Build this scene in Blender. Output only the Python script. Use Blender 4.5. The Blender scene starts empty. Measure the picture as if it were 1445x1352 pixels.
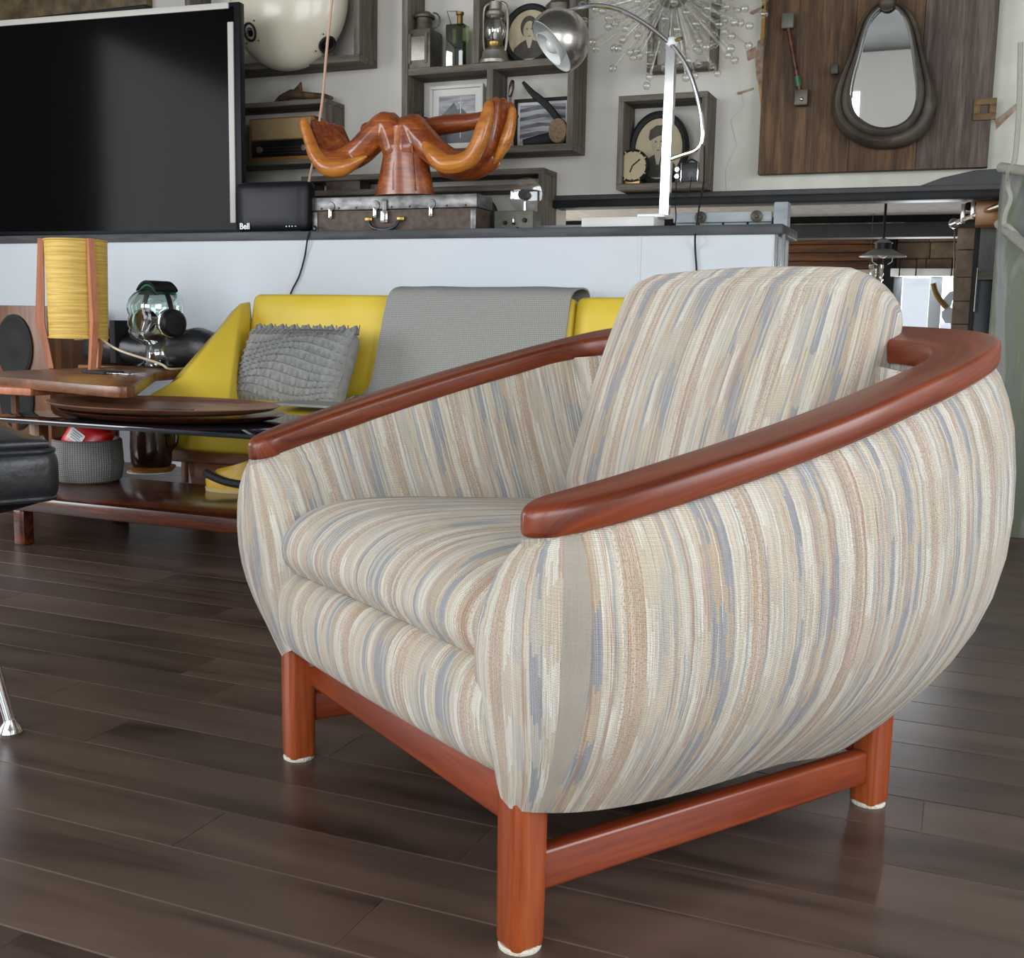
import bpy, bmesh, math, random
from mathutils import Vector, Matrix, noise as mnoise

random.seed(7)
S = bpy.context.scene
COL = S.collection
PI = math.pi

# ------------------------------------------------------------------ camera
H = 0.67
FPX = 1575.0
RM = ((0.92226061, 0.07097309, -0.37999761),
      (0.38607870, -0.11963189, 0.91467560),
      (0.01945752, -0.99027826, -0.13773298))      # world <- camera (x right, y down, z forward)
camd = bpy.data.cameras.new('camera')
camd.sensor_fit = 'HORIZONTAL'
camd.sensor_width = 36.0
camd.lens = FPX / 1445.0 * 36.0
camd.clip_start = 0.02
cam = bpy.data.objects.new('camera', camd)
COL.objects.link(cam)
cam.matrix_world = Matrix(((RM[0][0], -RM[0][1], -RM[0][2], 0),
                           (RM[1][0], -RM[1][1], -RM[1][2], 0),
                           (RM[2][0], -RM[2][1], -RM[2][2], H), (0, 0, 0, 1)))
S.camera = cam

# ------------------------------------------------------------------ world, light, exposure
wd = bpy.data.worlds.new('sky')
S.world = wd
wd.use_nodes = True
wd.node_tree.nodes['Background'].inputs[0].default_value = (0.75, 0.85, 1.0, 1)
wd.node_tree.nodes['Background'].inputs[1].default_value = 1.0
S.view_settings.view_transform = 'Standard'
S.view_settings.look = 'None'
S.view_settings.exposure = 0.12
S.view_settings.gamma = 1.0
S.view_settings.use_curve_mapping = False

def area(name, loc, target, sx, sy, power, color):
    l = bpy.data.lights.new(name, 'AREA')
    l.shape = 'RECTANGLE'; l.size = sx; l.size_y = sy; l.energy = power; l.color = color
    o = bpy.data.objects.new(name, l); COL.objects.link(o)
    o.location = loc
    d = Vector(target) - Vector(loc)
    o.rotation_euler = d.to_track_quat('-Z', 'Y').to_euler()
    return o
# daylight at the windows of the room: two behind the camera, one in the left wall, one in the right wall
area('daylight_rear_window', (-2.6, -2.93, 1.75), (-2.6, 0, 1.75), 2.5, 2.3, 115, (0.93, 0.97, 1.0))
area('daylight_rear_window', (0.6, -2.93, 1.75), (0.6, 0, 1.75), 2.5, 2.3, 105, (0.93, 0.97, 1.0))
area('daylight_left_window', (-5.33, 0.6, 1.55), (0, 0.6, 1.55), 2.6, 2.0, 120, (0.95, 0.98, 1.0))
area('daylight_right_window', (2.53, 1.2, 1.45), (0, 1.2, 1.45), 2.2, 1.8, 75, (0.93, 0.97, 1.0))
# daylight at the window of the sunken room behind the beam
area('daylight_sunken_window', (-0.29, 7.025, 0.5), (-0.29, 6.0, 0.5), 0.33, 0.95, 16, (0.9, 0.95, 1.0))
area('fill_sunken_side', (-2.90, 6.0, 0.35), (0, 6.0, 0.45), 1.3, 1.1, 45, (1.0, 0.95, 0.88))  # added fill lamp to brighten the sunken room; no window on this side

# ------------------------------------------------------------------ pixel helpers (measuring the photograph)
def ray(px, py):
    c = (px - 722.5, py - 676.0, FPX)
    return Vector([sum(RM[i][k] * c[k] for k in range(3)) for i in range(3)])
def P(px, py, Y):
    r = ray(px, py); t = Y / r.y
    return Vector((r.x * t, Y, H + r.z * t))
def Gz(px, py, z):
    r = ray(px, py); t = (z - H) / r.z
    return Vector((r.x * t, r.y * t, z))
def rect(x0, y0, x1, y1, Y):
    a, b, c, d = P(x0, y0, Y), P(x1, y0, Y), P(x0, y1, Y), P(x1, y1, Y)
    return (a.x + c.x) / 2, (b.x + d.x) / 2, (c.z + d.z) / 2, (a.z + b.z) / 2     # X0 X1 Z0 Z1

def dot(px_, py_, Y): return ray(px_, py_).angle(ray(px_ + 10, py_)) / 10 * (P(px_, py_, Y) - Vector((0, 0, H))).length       # metres per pixel there

# ------------------------------------------------------------------ materials
def new_mat(name):
    m = bpy.data.materials.new(name); m.use_nodes = True
    nt = m.node_tree; b = nt.nodes['Principled BSDF']
    return m, nt, b
def node(nt, t, **kw):
    n = nt.nodes.new(t)
    for k, v in kw.items(): setattr(n, k, v)
    return n
def ramp(nt, stops, interp='LINEAR'):
    r = node(nt, 'ShaderNodeValToRGB'); cr = r.color_ramp; cr.interpolation = interp
    while len(cr.elements) < len(stops): cr.elements.new(0.5)
    for e, (p, c) in zip(cr.elements, stops):
        e.position = p; e.color = (*c, 1)
    return r
def plain(name, col, rough=0.5, metal=0.0, col2=None, scale=12.0, bump=0.0, stretch=(1, 1, 1), detail=4.0, spec=0.5, coat=0.0):
    m, nt, b = new_mat(name)
    b.inputs['Base Color'].default_value = (*col, 1)
    b.inputs['Roughness'].default_value = rough
    b.inputs['Metallic'].default_value = metal
    b.inputs['Specular IOR Level'].default_value = spec
    b.inputs['Coat Weight'].default_value = coat
    b.inputs['Coat Roughness'].default_value = 0.12
    if col2 is not None or bump:
        tc = node(nt, 'ShaderNodeTexCoord'); mp = node(nt, 'ShaderNodeMapping')
        mp.inputs['Scale'].default_value = stretch
        nz = node(nt, 'ShaderNodeTexNoise')
        nz.inputs['Scale'].default_value = scale; nz.inputs['Detail'].default_value = detail
        nt.links.new(tc.outputs['Object'], mp.inputs[0]); nt.links.new(mp.outputs[0], nz.inputs['Vector'])
        if col2 is not None:
            r = ramp(nt, [(0.35, col), (0.68, col2)])
            nt.links.new(nz.outputs['Fac'], r.inputs[0]); nt.links.new(r.outputs[0], b.inputs['Base Color'])
        if bump:
            bp = node(nt, 'ShaderNodeBump'); bp.inputs['Strength'].default_value = bump
            bp.inputs['Distance'].default_value = 0.01
            nt.links.new(nz.outputs['Fac'], bp.inputs['Height']); nt.links.new(bp.outputs[0], b.inputs['Normal'])
    return m
def wood(name, c1, c2, c3, axis='X', rough=0.35, scale=6.0, coat=0.0, uv=False, bump=0.06):
    """long grain running along the given axis"""
    m, nt, b = new_mat(name)
    tc = node(nt, 'ShaderNodeTexCoord'); mp = node(nt, 'ShaderNodeMapping')
    s = {'X': (0.06, 1, 1), 'Y': (1, 0.06, 1), 'Z': (1, 1, 0.06)}[axis]
    mp.inputs['Scale'].default_value = [q * scale for q in s]
    oi = node(nt, 'ShaderNodeObjectInfo'); ad = node(nt, 'ShaderNodeVectorMath', operation='ADD')
    nt.links.new(tc.outputs['UV' if uv else 'Object'], mp.inputs[0])
    ml = node(nt, 'ShaderNodeMath', operation='MULTIPLY'); ml.inputs[1].default_value = 37.0
    nt.links.new(oi.outputs['Random'], ml.inputs[0])
    nt.links.new(mp.outputs[0], ad.inputs[0]); nt.links.new(ml.outputs[0], ad.inputs[1])
    n1 = node(nt, 'ShaderNodeTexNoise'); n1.inputs['Scale'].default_value = 6; n1.inputs['Detail'].default_value = 6; n1.inputs['Distortion'].default_value = 0.6
    n2 = node(nt, 'ShaderNodeTexNoise'); n2.inputs['Scale'].default_value = 42; n2.inputs['Detail'].default_value = 3
    nt.links.new(ad.outputs[0], n1.inputs['Vector']); nt.links.new(ad.outputs[0], n2.inputs['Vector'])
    mx = node(nt, 'ShaderNodeMath', operation='MULTIPLY_ADD'); mx.inputs[1].default_value = 0.35
    nt.links.new(n2.outputs['Fac'], mx.inputs[0])
    sc = node(nt, 'ShaderNodeMath', operation='MULTIPLY'); sc.inputs[1].default_value = 0.65
    nt.links.new(n1.outputs['Fac'], sc.inputs[0]); nt.links.new(sc.outputs[0], mx.inputs[2])
    r = ramp(nt, [(0.34, c1), (0.5, c2), (0.66, c3)])
    nt.links.new(mx.outputs[0], r.inputs[0]); nt.links.new(r.outputs[0], b.inputs['Base Color'])
    b.inputs['Roughness'].default_value = rough
    b.inputs['Coat Weight'].default_value = coat; b.inputs['Coat Roughness'].default_value = 0.15
    bp = node(nt, 'ShaderNodeBump'); bp.inputs['Strength'].default_value = bump; bp.inputs['Distance'].default_value = 0.004
    nt.links.new(mx.outputs[0], bp.inputs['Height']); nt.links.new(bp.outputs[0], b.inputs['Normal'])
    return m
def glass(name, col=(0.95, 0.98, 0.97), refl=0.10):
    """thin clear glass: straight-through tint plus a Fresnel-weighted mirror reflection"""
    m = bpy.data.materials.new(name); m.use_nodes = True; nt = m.node_tree; nt.nodes.clear()
    out = node(nt, 'ShaderNodeOutputMaterial'); mix = node(nt, 'ShaderNodeMixShader')
    tr = node(nt, 'ShaderNodeBsdfTransparent'); gl = node(nt, 'ShaderNodeBsdfGlossy'); lw = node(nt, 'ShaderNodeLayerWeight')
    tr.inputs[0].default_value = (*col, 1); gl.inputs['Roughness'].default_value = 0.03; gl.inputs[0].default_value = (0.95, 0.97, 0.97, 1)
    lw.inputs['Blend'].default_value = 0.35
    mr = node(nt, 'ShaderNodeMapRange'); mr.inputs[3].default_value = refl; mr.inputs[4].default_value = 0.75
    nt.links.new(lw.outputs['Facing'], mr.inputs[0]); nt.links.new(mr.outputs[0], mix.inputs[0])
    nt.links.new(tr.outputs[0], mix.inputs[1]); nt.links.new(gl.outputs[0], mix.inputs[2]); nt.links.new(mix.outputs[0], out.inputs[0])
    return m
def woven(name, c1, c2, su, sv, rough=0.9, bump=0.6):
    """grid weave from UV in metres"""
    m, nt, b = new_mat(name)
    tc = node(nt, 'ShaderNodeTexCoord'); sp = node(nt, 'ShaderNodeSeparateXYZ')
    nt.links.new(tc.outputs['UV'], sp.inputs[0])
    outs = []
    for k, s in ((0, su), (1, sv)):
        a = node(nt, 'ShaderNodeMath', operation='MULTIPLY'); a.inputs[1].default_value = s
        c = node(nt, 'ShaderNodeMath', operation='SINE')
        nt.links.new(sp.outputs[k], a.inputs[0]); nt.links.new(a.outputs[0], c.inputs[0]); outs.append(c)
    mu = node(nt, 'ShaderNodeMath', operation='ADD')
    nt.links.new(outs[0].outputs[0], mu.inputs[0]); nt.links.new(outs[1].outputs[0], mu.inputs[1])
    mr = node(nt, 'ShaderNodeMapRange'); mr.inputs[1].default_value = -2; mr.inputs[2].default_value = 2
    nt.links.new(mu.outputs[0], mr.inputs[0])
    r = ramp(nt, [(0.2, c1), (0.7, c2)])
    nt.links.new(mr.outputs[0], r.inputs[0]); nt.links.new(r.outputs[0], b.inputs['Base Color'])
    bp = node(nt, 'ShaderNodeBump'); bp.inputs['Strength'].default_value = bump; bp.inputs['Distance'].default_value = 0.002
    nt.links.new(mr.outputs[0], bp.inputs['Height']); nt.links.new(bp.outputs[0], b.inputs['Normal'])
    b.inputs['Roughness'].default_value = rough
    return m

def striped_fabric(name):
    """woven upholstery: broken columns of cream, tan, blue grey and rust; UV in metres, u across the stripes"""
    m, nt, b = new_mat(name)
    L = nt.links.new
    tc = node(nt, 'ShaderNodeTexCoord'); sp = node(nt, 'ShaderNodeSeparateXYZ'); L(tc.outputs['UV'], sp.inputs[0])
    U, V = sp.outputs[0], sp.outputs[1]
    def math_(op, a, bb=None, c=None):
        n = node(nt, 'ShaderNodeMath', operation=op)
        for i, v in enumerate((a, bb, c)):
            if v is None: continue
            if isinstance(v, (int, float)): n.inputs[i].default_value = v
            else: L(v, n.inputs[i])
        return n.outputs[0]
    def noise_(su, sv, detail=2.0, off=0.0):
        cb = node(nt, 'ShaderNodeCombineXYZ')
        L(math_('MULTIPLY_ADD', U, su, off), cb.inputs[0]); L(math_('MULTIPLY', V, sv), cb.inputs[1])
        n = node(nt, 'ShaderNodeTexNoise'); n.inputs['Scale'].default_value = 1.0; n.inputs['Detail'].default_value = detail
        L(cb.outputs[0], n.inputs['Vector']); return n.outputs['Fac']
    def white(a, bb=None):
        n = node(nt, 'ShaderNodeTexWhiteNoise', noise_dimensions='2D')
        cb = node(nt, 'ShaderNodeCombineXYZ'); L(a, cb.inputs[0])
        if bb is not None: L(bb, cb.inputs[1])
        L(cb.outputs[0], n.inputs['Vector']); return n.outputs['Value']
    cream = (0.64, 0.555, 0.435); ivory = (0.73, 0.685, 0.59); tan = (0.555, 0.445, 0.32); peach = (0.585, 0.455, 0.35)
    blue = (0.345, 0.345, 0.36); grey = (0.53, 0.50, 0.445); rust = (0.44, 0.25, 0.17); pink = (0.52, 0.385, 0.315)
    wob = math_('MULTIPLY', math_('SUBTRACT', noise_(9, 5, 1.0), 0.5), 0.004)
    u2 = math_('ADD', U, wob)
    q = math_('MULTIPLY', u2, 1 / 0.138)
    ci = math_('FLOOR', q); p = math_('FRACT', q)
    jit = math_('MULTIPLY', white(math_('FLOOR', math_('MULTIPLY', u2, 1 / 0.0021))), 0.042)      # ragged ends thread by thread
    colid = math_('FLOOR', math_('MULTIPLY', p, 8.0))
    ph = white(math_('MULTIPLY_ADD', colid, 1.31, 0.2), math_('MULTIPLY', ci, 0.77))
    st = math_('FRACT', math_('ADD', math_('MULTIPLY', math_('ADD', V, jit), 1 / 0.165), math_('MULTIPLY', ph, 3.0)))
    state = math_('GREATER_THAN', st, 0.52)
    ca = ramp(nt, [(0, blue), (0.21, cream), (0.28, ivory), (0.36, peach), (0.50, ivory), (0.58, grey), (0.70, cream), (0.77, blue), (0.84, ivory), (0.93, pink)], 'CONSTANT')
    cb_ = ramp(nt, [(0, tan), (0.21, ivory), (0.28, cream), (0.36, tan), (0.50, cream), (0.58, cream), (0.70, peach), (0.77, grey), (0.84, cream), (0.93, cream)], 'CONSTANT')
    L(p, ca.inputs[0]); L(p, cb_.inputs[0])
    base = node(nt, 'ShaderNodeMix', data_type='RGBA'); L(state, base.inputs[0]); L(ca.outputs[0], base.inputs[6]); L(cb_.outputs[0], base.inputs[7])
    # cross hatching of the tan blocks
    hatch = math_('MULTIPLY', math_('GREATER_THAN', math_('SINE', math_('MULTIPLY', V, 1650)), 0.1), math_('MULTIPLY', state, 0.22))
    hx_ = node(nt, 'ShaderNodeMix', data_type='RGBA'); L(hatch, hx_.inputs[0]); L(base.outputs[2], hx_.inputs[6]); hx_.inputs[7].default_value = (0.45, 0.33, 0.22, 1)
    # thin accompanying stripes
    sid = math_('FLOOR', math_('MULTIPLY', u2, 1 / 0.0036))
    w1 = white(sid); fade = noise_(300, 7, 1.0, 31.0)
    thin = ramp(nt, [(0, ivory), (0.30, cream), (0.55, blue), (0.70, grey), (0.84, rust), (0.92, ivory)], 'CONSTANT'); L(white(math_('ADD', sid, 0.5)), thin.inputs[0])
    mx = node(nt, 'ShaderNodeMix', data_type='RGBA')
    L(math_('MULTIPLY', math_('MULTIPLY', math_('GREATER_THAN', w1, 0.58), math_('GREATER_THAN', fade, 0.42)), 0.62), mx.inputs[0])
    L(hx_.outputs[2], mx.inputs[6]); L(thin.outputs[0], mx.inputs[7])
    # single threads
    th = noise_(1500, 10, 2.0, 5.0)
    thr = ramp(nt, [(0.30, (0.66, 0.655, 0.67)), (0.5, (1.04, 1.03, 1.02)), (0.70, (1.30, 1.27, 1.22))]); L(th, thr.inputs[0])
    m2 = node(nt, 'ShaderNodeMix', data_type='RGBA', blend_type='MULTIPLY'); m2.inputs[0].default_value = 1.0
    L(mx.outputs[2], m2.inputs[6]); L(thr.outputs[0], m2.inputs[7])
    # thick pale slub threads and dark flecks
    sl = noise_(420, 3.5, 1.0, 60.0)
    m3 = node(nt, 'ShaderNodeMix', data_type='RGBA'); L(math_('MULTIPLY', math_('GREATER_THAN', sl, 0.685), 0.75), m3.inputs[0])
    L(m2.outputs[2], m3.inputs[6]); m3.inputs[7].default_value = (0.86, 0.81, 0.70, 1)
    fl = noise_(700, 330, 0.0, 9.0); flm = math_('MULTIPLY', math_('GREATER_THAN', p, 0.34), math_('LESS_THAN', p, 0.50))
    m4 = node(nt, 'ShaderNodeMix', data_type='RGBA')
    L(math_('MULTIPLY', math_('MULTIPLY', math_('GREATER_THAN', fl, 0.6), flm), 0.55), m4.inputs[0])
    L(m3.outputs[2], m4.inputs[6]); m4.inputs[7].default_value = (0.42, 0.22, 0.14, 1)
    L(m4.outputs[2], b.inputs['Base Color'])
    b.inputs['Roughness'].default_value = 0.95; b.inputs['Specular IOR Level'].default_value = 0.15
    b.inputs['Sheen Weight'].default_value = 0.25; b.inputs['Sheen Roughness'].default_value = 0.5
    weave = math_('MULTIPLY', math_('SINE', math_('MULTIPLY', V, 3800)), 0.25)
    bp = node(nt, 'ShaderNodeBump'); bp.inputs['Strength'].default_value = 0.75; bp.inputs['Distance'].default_value = 0.003
    L(math_('ADD', math_('ADD', th, math_('MULTIPLY', fl, 0.5)), weave), bp.inputs['Height']); L(bp.outputs[0], b.inputs['Normal'])
    return m

M = {}
M['fabric'] = striped_fabric('striped_upholstery')
M['teak'] = wood('teak_rail', (0.080, 0.012, 0.003), (0.155, 0.027, 0.007), (0.235, 0.048, 0.012), 'X', 0.36, 5, 0.12, uv=True)
M['teak_z'] = wood('teak_leg', (0.17, 0.029, 0.006), (0.27, 0.050, 0.011), (0.37, 0.082, 0.019), 'Z', 0.32, 5, 0.2)
M['teak_x'] = wood('teak_stretcher', (0.13, 0.020, 0.007), (0.20, 0.035, 0.011), (0.28, 0.055, 0.016), 'X', 0.33, 5, 0.2)
M['teak_y'] = wood('teak_side_stretcher', (0.17, 0.028, 0.010), (0.26, 0.047, 0.015), (0.35, 0.073, 0.022), 'Y', 0.33, 5, 0.2)
M['felt'] = plain('white_felt', (0.62, 0.58, 0.47), 0.9, bump=0.5, scale=300)
M['plank'] = None
M['gap'] = plain('plank_joint', (0.30, 0.22, 0.16), 0.6)
M['upper_wall'] = plain('grey_cream_plaster', (0.575, 0.545, 0.49), 0.85, col2=(0.63, 0.60, 0.545), scale=3.0, bump=0.12)
M['half_wall'] = plain('cool_white_paint', (0.57, 0.61, 0.65), 0.8, col2=(0.60, 0.635, 0.67), scale=2.0, bump=0.04)
M['room_wall'] = plain('room_white_paint', (0.70, 0.69, 0.66), 0.85, col2=(0.74, 0.73, 0.70), scale=2.0)
M['ceiling'] = plain('ceiling_grey', (0.10, 0.105, 0.105), 0.9, col2=(0.13, 0.13, 0.13), scale=2.0)
M['slate'] = plain('grey_slate_cap', (0.040, 0.043, 0.047), 0.5, col2=(0.095, 0.097, 0.10), scale=9, stretch=(0.4, 3, 3), spec=0.25)
M['black_steel'] = plain('black_steel', (0.008, 0.009, 0.010), 0.5, col2=(0.014, 0.015, 0.016), scale=8, spec=0.2)
M['charcoal'] = plain('charcoal_steel', (0.035, 0.037, 0.038), 0.6, col2=(0.05, 0.05, 0.052), scale=6)
M['old_wood'] = wood('weathered_grey_wood', (0.060, 0.050, 0.037), (0.125, 0.106, 0.080), (0.20, 0.172, 0.135), 'X', 0.8, 7, bump=0.3)
M['old_wood_z'] = wood('weathered_grey_wood_upright', (0.060, 0.050, 0.037), (0.125, 0.106, 0.080), (0.20, 0.172, 0.135), 'Z', 0.8, 7, bump=0.3)
M['barn'] = wood('brown_barn_boards', (0.026, 0.013, 0.006), (0.075, 0.038, 0.016), (0.15, 0.080, 0.034), 'Z', 0.75, 5, bump=0.35)
M['barn_grey'] = wood('grey_purple_barn_board', (0.032, 0.022, 0.017), (0.080, 0.056, 0.043), (0.145, 0.112, 0.092), 'Z', 0.75, 5, bump=0.4)
M['rose'] = wood('rosewood', (0.016, 0.005, 0.003), (0.055, 0.013, 0.006), (0.16, 0.034, 0.012), 'X', 0.22, 5, 0.3)
M['walnut'] = wood('walnut', (0.075, 0.024, 0.008), (0.15, 0.052, 0.016), (0.25, 0.095, 0.03), 'X', 0.35, 5, 0.1)
M['walnut_z'] = wood('walnut_upright', (0.085, 0.030, 0.010), (0.16, 0.060, 0.020), (0.25, 0.10, 0.034), 'Z', 0.4, 5)
M['traywood'] = wood('tray_teak', (0.12, 0.052, 0.028), (0.22, 0.10, 0.056), (0.31, 0.15, 0.09), 'X', 0.38, 5, 0.1)
M['pinkwood'] = wood('salmon_teak', (0.30, 0.10, 0.045), (0.42, 0.15, 0.07), (0.52, 0.21, 0.11), 'Z', 0.5, 5)
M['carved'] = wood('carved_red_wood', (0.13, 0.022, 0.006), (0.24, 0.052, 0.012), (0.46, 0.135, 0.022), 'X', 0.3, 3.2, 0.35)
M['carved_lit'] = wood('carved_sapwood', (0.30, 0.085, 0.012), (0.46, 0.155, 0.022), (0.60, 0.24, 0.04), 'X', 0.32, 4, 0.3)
M['yellow'] = plain('yellow_vinyl', (0.64, 0.455, 0.035), 0.45, col2=(0.69, 0.505, 0.055), scale=5, bump=0.05)
M['throw'] = woven('grey_wool_throw', (0.20, 0.20, 0.19), (0.34, 0.34, 0.32), 900, 900, 0.95, 0.9)
M['ruffle'] = plain('grey_ruffle_cloth', (0.215, 0.215, 0.21), 0.95, col2=(0.265, 0.265, 0.26), scale=40, bump=0.2)
M['basket'] = woven('grey_woven_rope', (0.13, 0.125, 0.12), (0.25, 0.245, 0.24), 900, 1000, 0.95, 0.8)
M['leather'] = plain('black_leather', (0.014, 0.015, 0.017), 0.36, col2=(0.02, 0.021, 0.024), scale=60, bump=0.12)
M['chrome'] = plain('chrome', (0.82, 0.83, 0.85), 0.10, 1.0)
M['brushed'] = plain('brushed_steel', (0.50, 0.47, 0.42), 0.28, 1.0, col2=(0.62, 0.59, 0.54), scale=30, stretch=(1, 1, 8))
M['white'] = plain('white_enamel', (0.80, 0.82, 0.81), 0.35)
M['ivory'] = plain('ivory_fibreglass', (0.66, 0.60, 0.47), 0.28, col2=(0.70, 0.645, 0.52), scale=3, coat=0.3)
M['tv'] = plain('black_screen_glass', (0.0015, 0.0015, 0.002), 0.12, spec=0.06)
M['blackplastic'] = plain('black_plastic', (0.006, 0.0065, 0.009), 0.42, spec=0.25)
M['blackmatte'] = plain('black_matte', (0.010, 0.010, 0.010), 0.75)
M['whiteprint'] = plain('white_print', (0.8, 0.8, 0.82), 0.5)
M['strip'] = plain('pale_bezel_strip', (0.52, 0.50, 0.46), 0.5)
M['shade'] = plain('yellow_fibre_shade', (0.50, 0.30, 0.045), 0.6, col2=(0.72, 0.50, 0.12), scale=9, stretch=(0.7, 0.7, 22), bump=0.25)
M['glass'] = glass('clear_glass', (0.97, 0.965, 0.945), 0.07)
M['headglass'] = glass('aqua_glass', (0.76, 0.90, 0.87), 0.30)
M['greenband'] = plain('green_headband_pad', (0.02, 0.10, 0.05), 0.4)
M['greenglass'] = glass('green_bottle_glass', (0.30, 0.34, 0.20), 0.06)
M['cord'] = plain('cream_cord', (0.62, 0.52, 0.36), 0.6)
M['pinkcord'] = plain('pink_cord', (0.58, 0.37, 0.27), 0.7)
M['rope'] = plain('grey_rope', (0.36, 0.35, 0.30), 0.9, bump=0.5, scale=200)
M['blackglass'] = plain('dark_smoked_glass', (0.005, 0.007, 0.012), 0.03, spec=0.8)
M['red'] = plain('red_plastic_packet', (0.60, 0.008, 0.012), 0.3)
M['brownglaze'] = plain('brown_glaze', (0.055, 0.022, 0.009), 0.16, col2=(0.02, 0.010, 0.006), scale=9, coat=0.4)
M['yellowshoe'] = plain('mustard_leather', (0.46, 0.28, 0.015), 0.45, col2=(0.52, 0.33, 0.03), scale=25)
M['shoe_lining'] = plain('tan_lining', (0.45, 0.33, 0.13), 0.8)
M['trunk'] = plain('brown_fibreboard', (0.055, 0.034, 0.024), 0.6, col2=(0.105, 0.068, 0.05), scale=38, detail=8, bump=0.2)
M['zinc'] = plain('worn_zinc', (0.095, 0.092, 0.09), 0.42, 0.7, col2=(0.27, 0.265, 0.26), scale=16, stretch=(1, 1, 2), detail=6)
M['brass'] = plain('aged_brass', (0.32, 0.21, 0.07), 0.35, 0.9)
M['tin'] = plain('old_tin', (0.075, 0.066, 0.054), 0.5, 0.6, col2=(0.15, 0.13, 0.105), scale=20)
M['tin_light'] = plain('galvanised_tin', (0.27, 0.25, 0.215), 0.42, 0.7, col2=(0.38, 0.36, 0.31), scale=20)
M['army'] = plain('army_green_enamel', (0.085, 0.092, 0.060), 0.5, col2=(0.11, 0.115, 0.08), scale=20)
M['radio_cloth'] = plain('radio_cloth', (0.34, 0.235, 0.11), 0.85, col2=(0.40, 0.28, 0.14), scale=150)
M['honey'] = wood('honey_veneer', (0.20, 0.075, 0.014), (0.31, 0.125, 0.026), (0.40, 0.18, 0.045), 'X', 0.35, 5, 0.2)
M['sepia_paper'] = plain('sepia_paper', (0.45, 0.38, 0.245), 0.7, col2=(0.40, 0.335, 0.215), scale=8)
M['sepia_dark'] = plain('sepia_dark_tone', (0.04, 0.034, 0.026), 0.7, col2=(0.065, 0.056, 0.044), scale=25)
M['sepia_skin'] = plain('sepia_light_tone', (0.41, 0.35, 0.25), 0.7, col2=(0.33, 0.28, 0.195), scale=14)
M['mat_board'] = plain('white_mat_board', (0.62, 0.61, 0.57), 0.8)
M['photo_grey'] = plain('grey_photo_print', (0.15, 0.15, 0.16), 0.45, col2=(0.42, 0.42, 0.43), scale=10, stretch=(0.6, 1, 5))
M['photo_dark'] = plain('dark_photo_print', (0.035, 0.035, 0.04), 0.45, col2=(0.12, 0.12, 0.13), scale=12)
M['cork'] = plain('cork', (0.16, 0.10, 0.06), 0.9, col2=(0.26, 0.175, 0.11), scale=120, bump=0.4)
M['mirror'] = plain('mirror_silver', (0.86, 0.86, 0.84), 0.015, 1.0)
M['collar'] = plain('worn_brown_leather', (0.030, 0.022, 0.015), 0.55, col2=(0.075, 0.058, 0.040), scale=12, bump=0.2, detail=6)
M['cream_plaster'] = plain('cream_rough_plaster', (0.52, 0.515, 0.44), 0.9, col2=(0.62, 0.615, 0.54), scale=6, bump=0.3, detail=8)
M['orange_paint'] = plain('orange_yellow_paint', (0.45, 0.22, 0.03), 0.8, col2=(0.55, 0.36, 0.12), scale=18, stretch=(1, 1, 0.3))
M['red_paint'] = plain('rust_red_paint', (0.26, 0.13, 0.075), 0.85, col2=(0.44, 0.36, 0.28), scale=34, detail=8)
M['bluegrey'] = plain('weathered_blue_grey_paint', (0.27, 0.31, 0.33), 0.75, col2=(0.40, 0.44, 0.46), scale=14, stretch=(0.4, 1, 2), detail=8, bump=0.15)
M['pierpaint'] = None
M['screen_plate'] = plain('rusted_plate', (0.10, 0.055, 0.02), 0.6, 0.4, col2=(0.18, 0.11, 0.045), scale=30)
M['warmplank'] = wood('warm_cedar_planks', (0.035, 0.012, 0.005), (0.10, 0.038, 0.013), (0.19, 0.080, 0.028), 'X', 0.6, 4)
M['tileblock'] = plain('tan_end_grain_block', (0.15, 0.10, 0.065), 0.75, col2=(0.24, 0.17, 0.115), scale=18, detail=6)
M['concrete'] = plain('grey_ceiling_concrete', (0.20, 0.195, 0.18), 0.9, col2=(0.28, 0.27, 0.25), scale=20)
M['shadegrey'] = plain('grey_enamel_shade', (0.17, 0.17, 0.165), 0.5)
M['bulb'] = plain('milky_bulb', (0.72, 0.72, 0.68), 0.2)
M['palewindow'] = plain('pale_blue_frame', (0.42, 0.47, 0.52), 0.5)
M['darkgreen'] = plain('dark_teal_door', (0.010, 0.018, 0.022), 0.4)
M['marble'] = plain('white_marble', (0.58, 0.57, 0.54), 0.4, col2=(0.66, 0.65, 0.62), scale=9, detail=8)
M['brownpainting'] = plain('mottled_brown_painting', (0.055, 0.034, 0.015), 0.6, col2=(0.17, 0.115, 0.05), scale=14, detail=8)
M['outside'] = plain('outside_pale', (0.7, 0.75, 0.8), 0.9)
M['dial'] = plain('brass_dial', (0.19, 0.155, 0.09), 0.36, 0.6)

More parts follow.
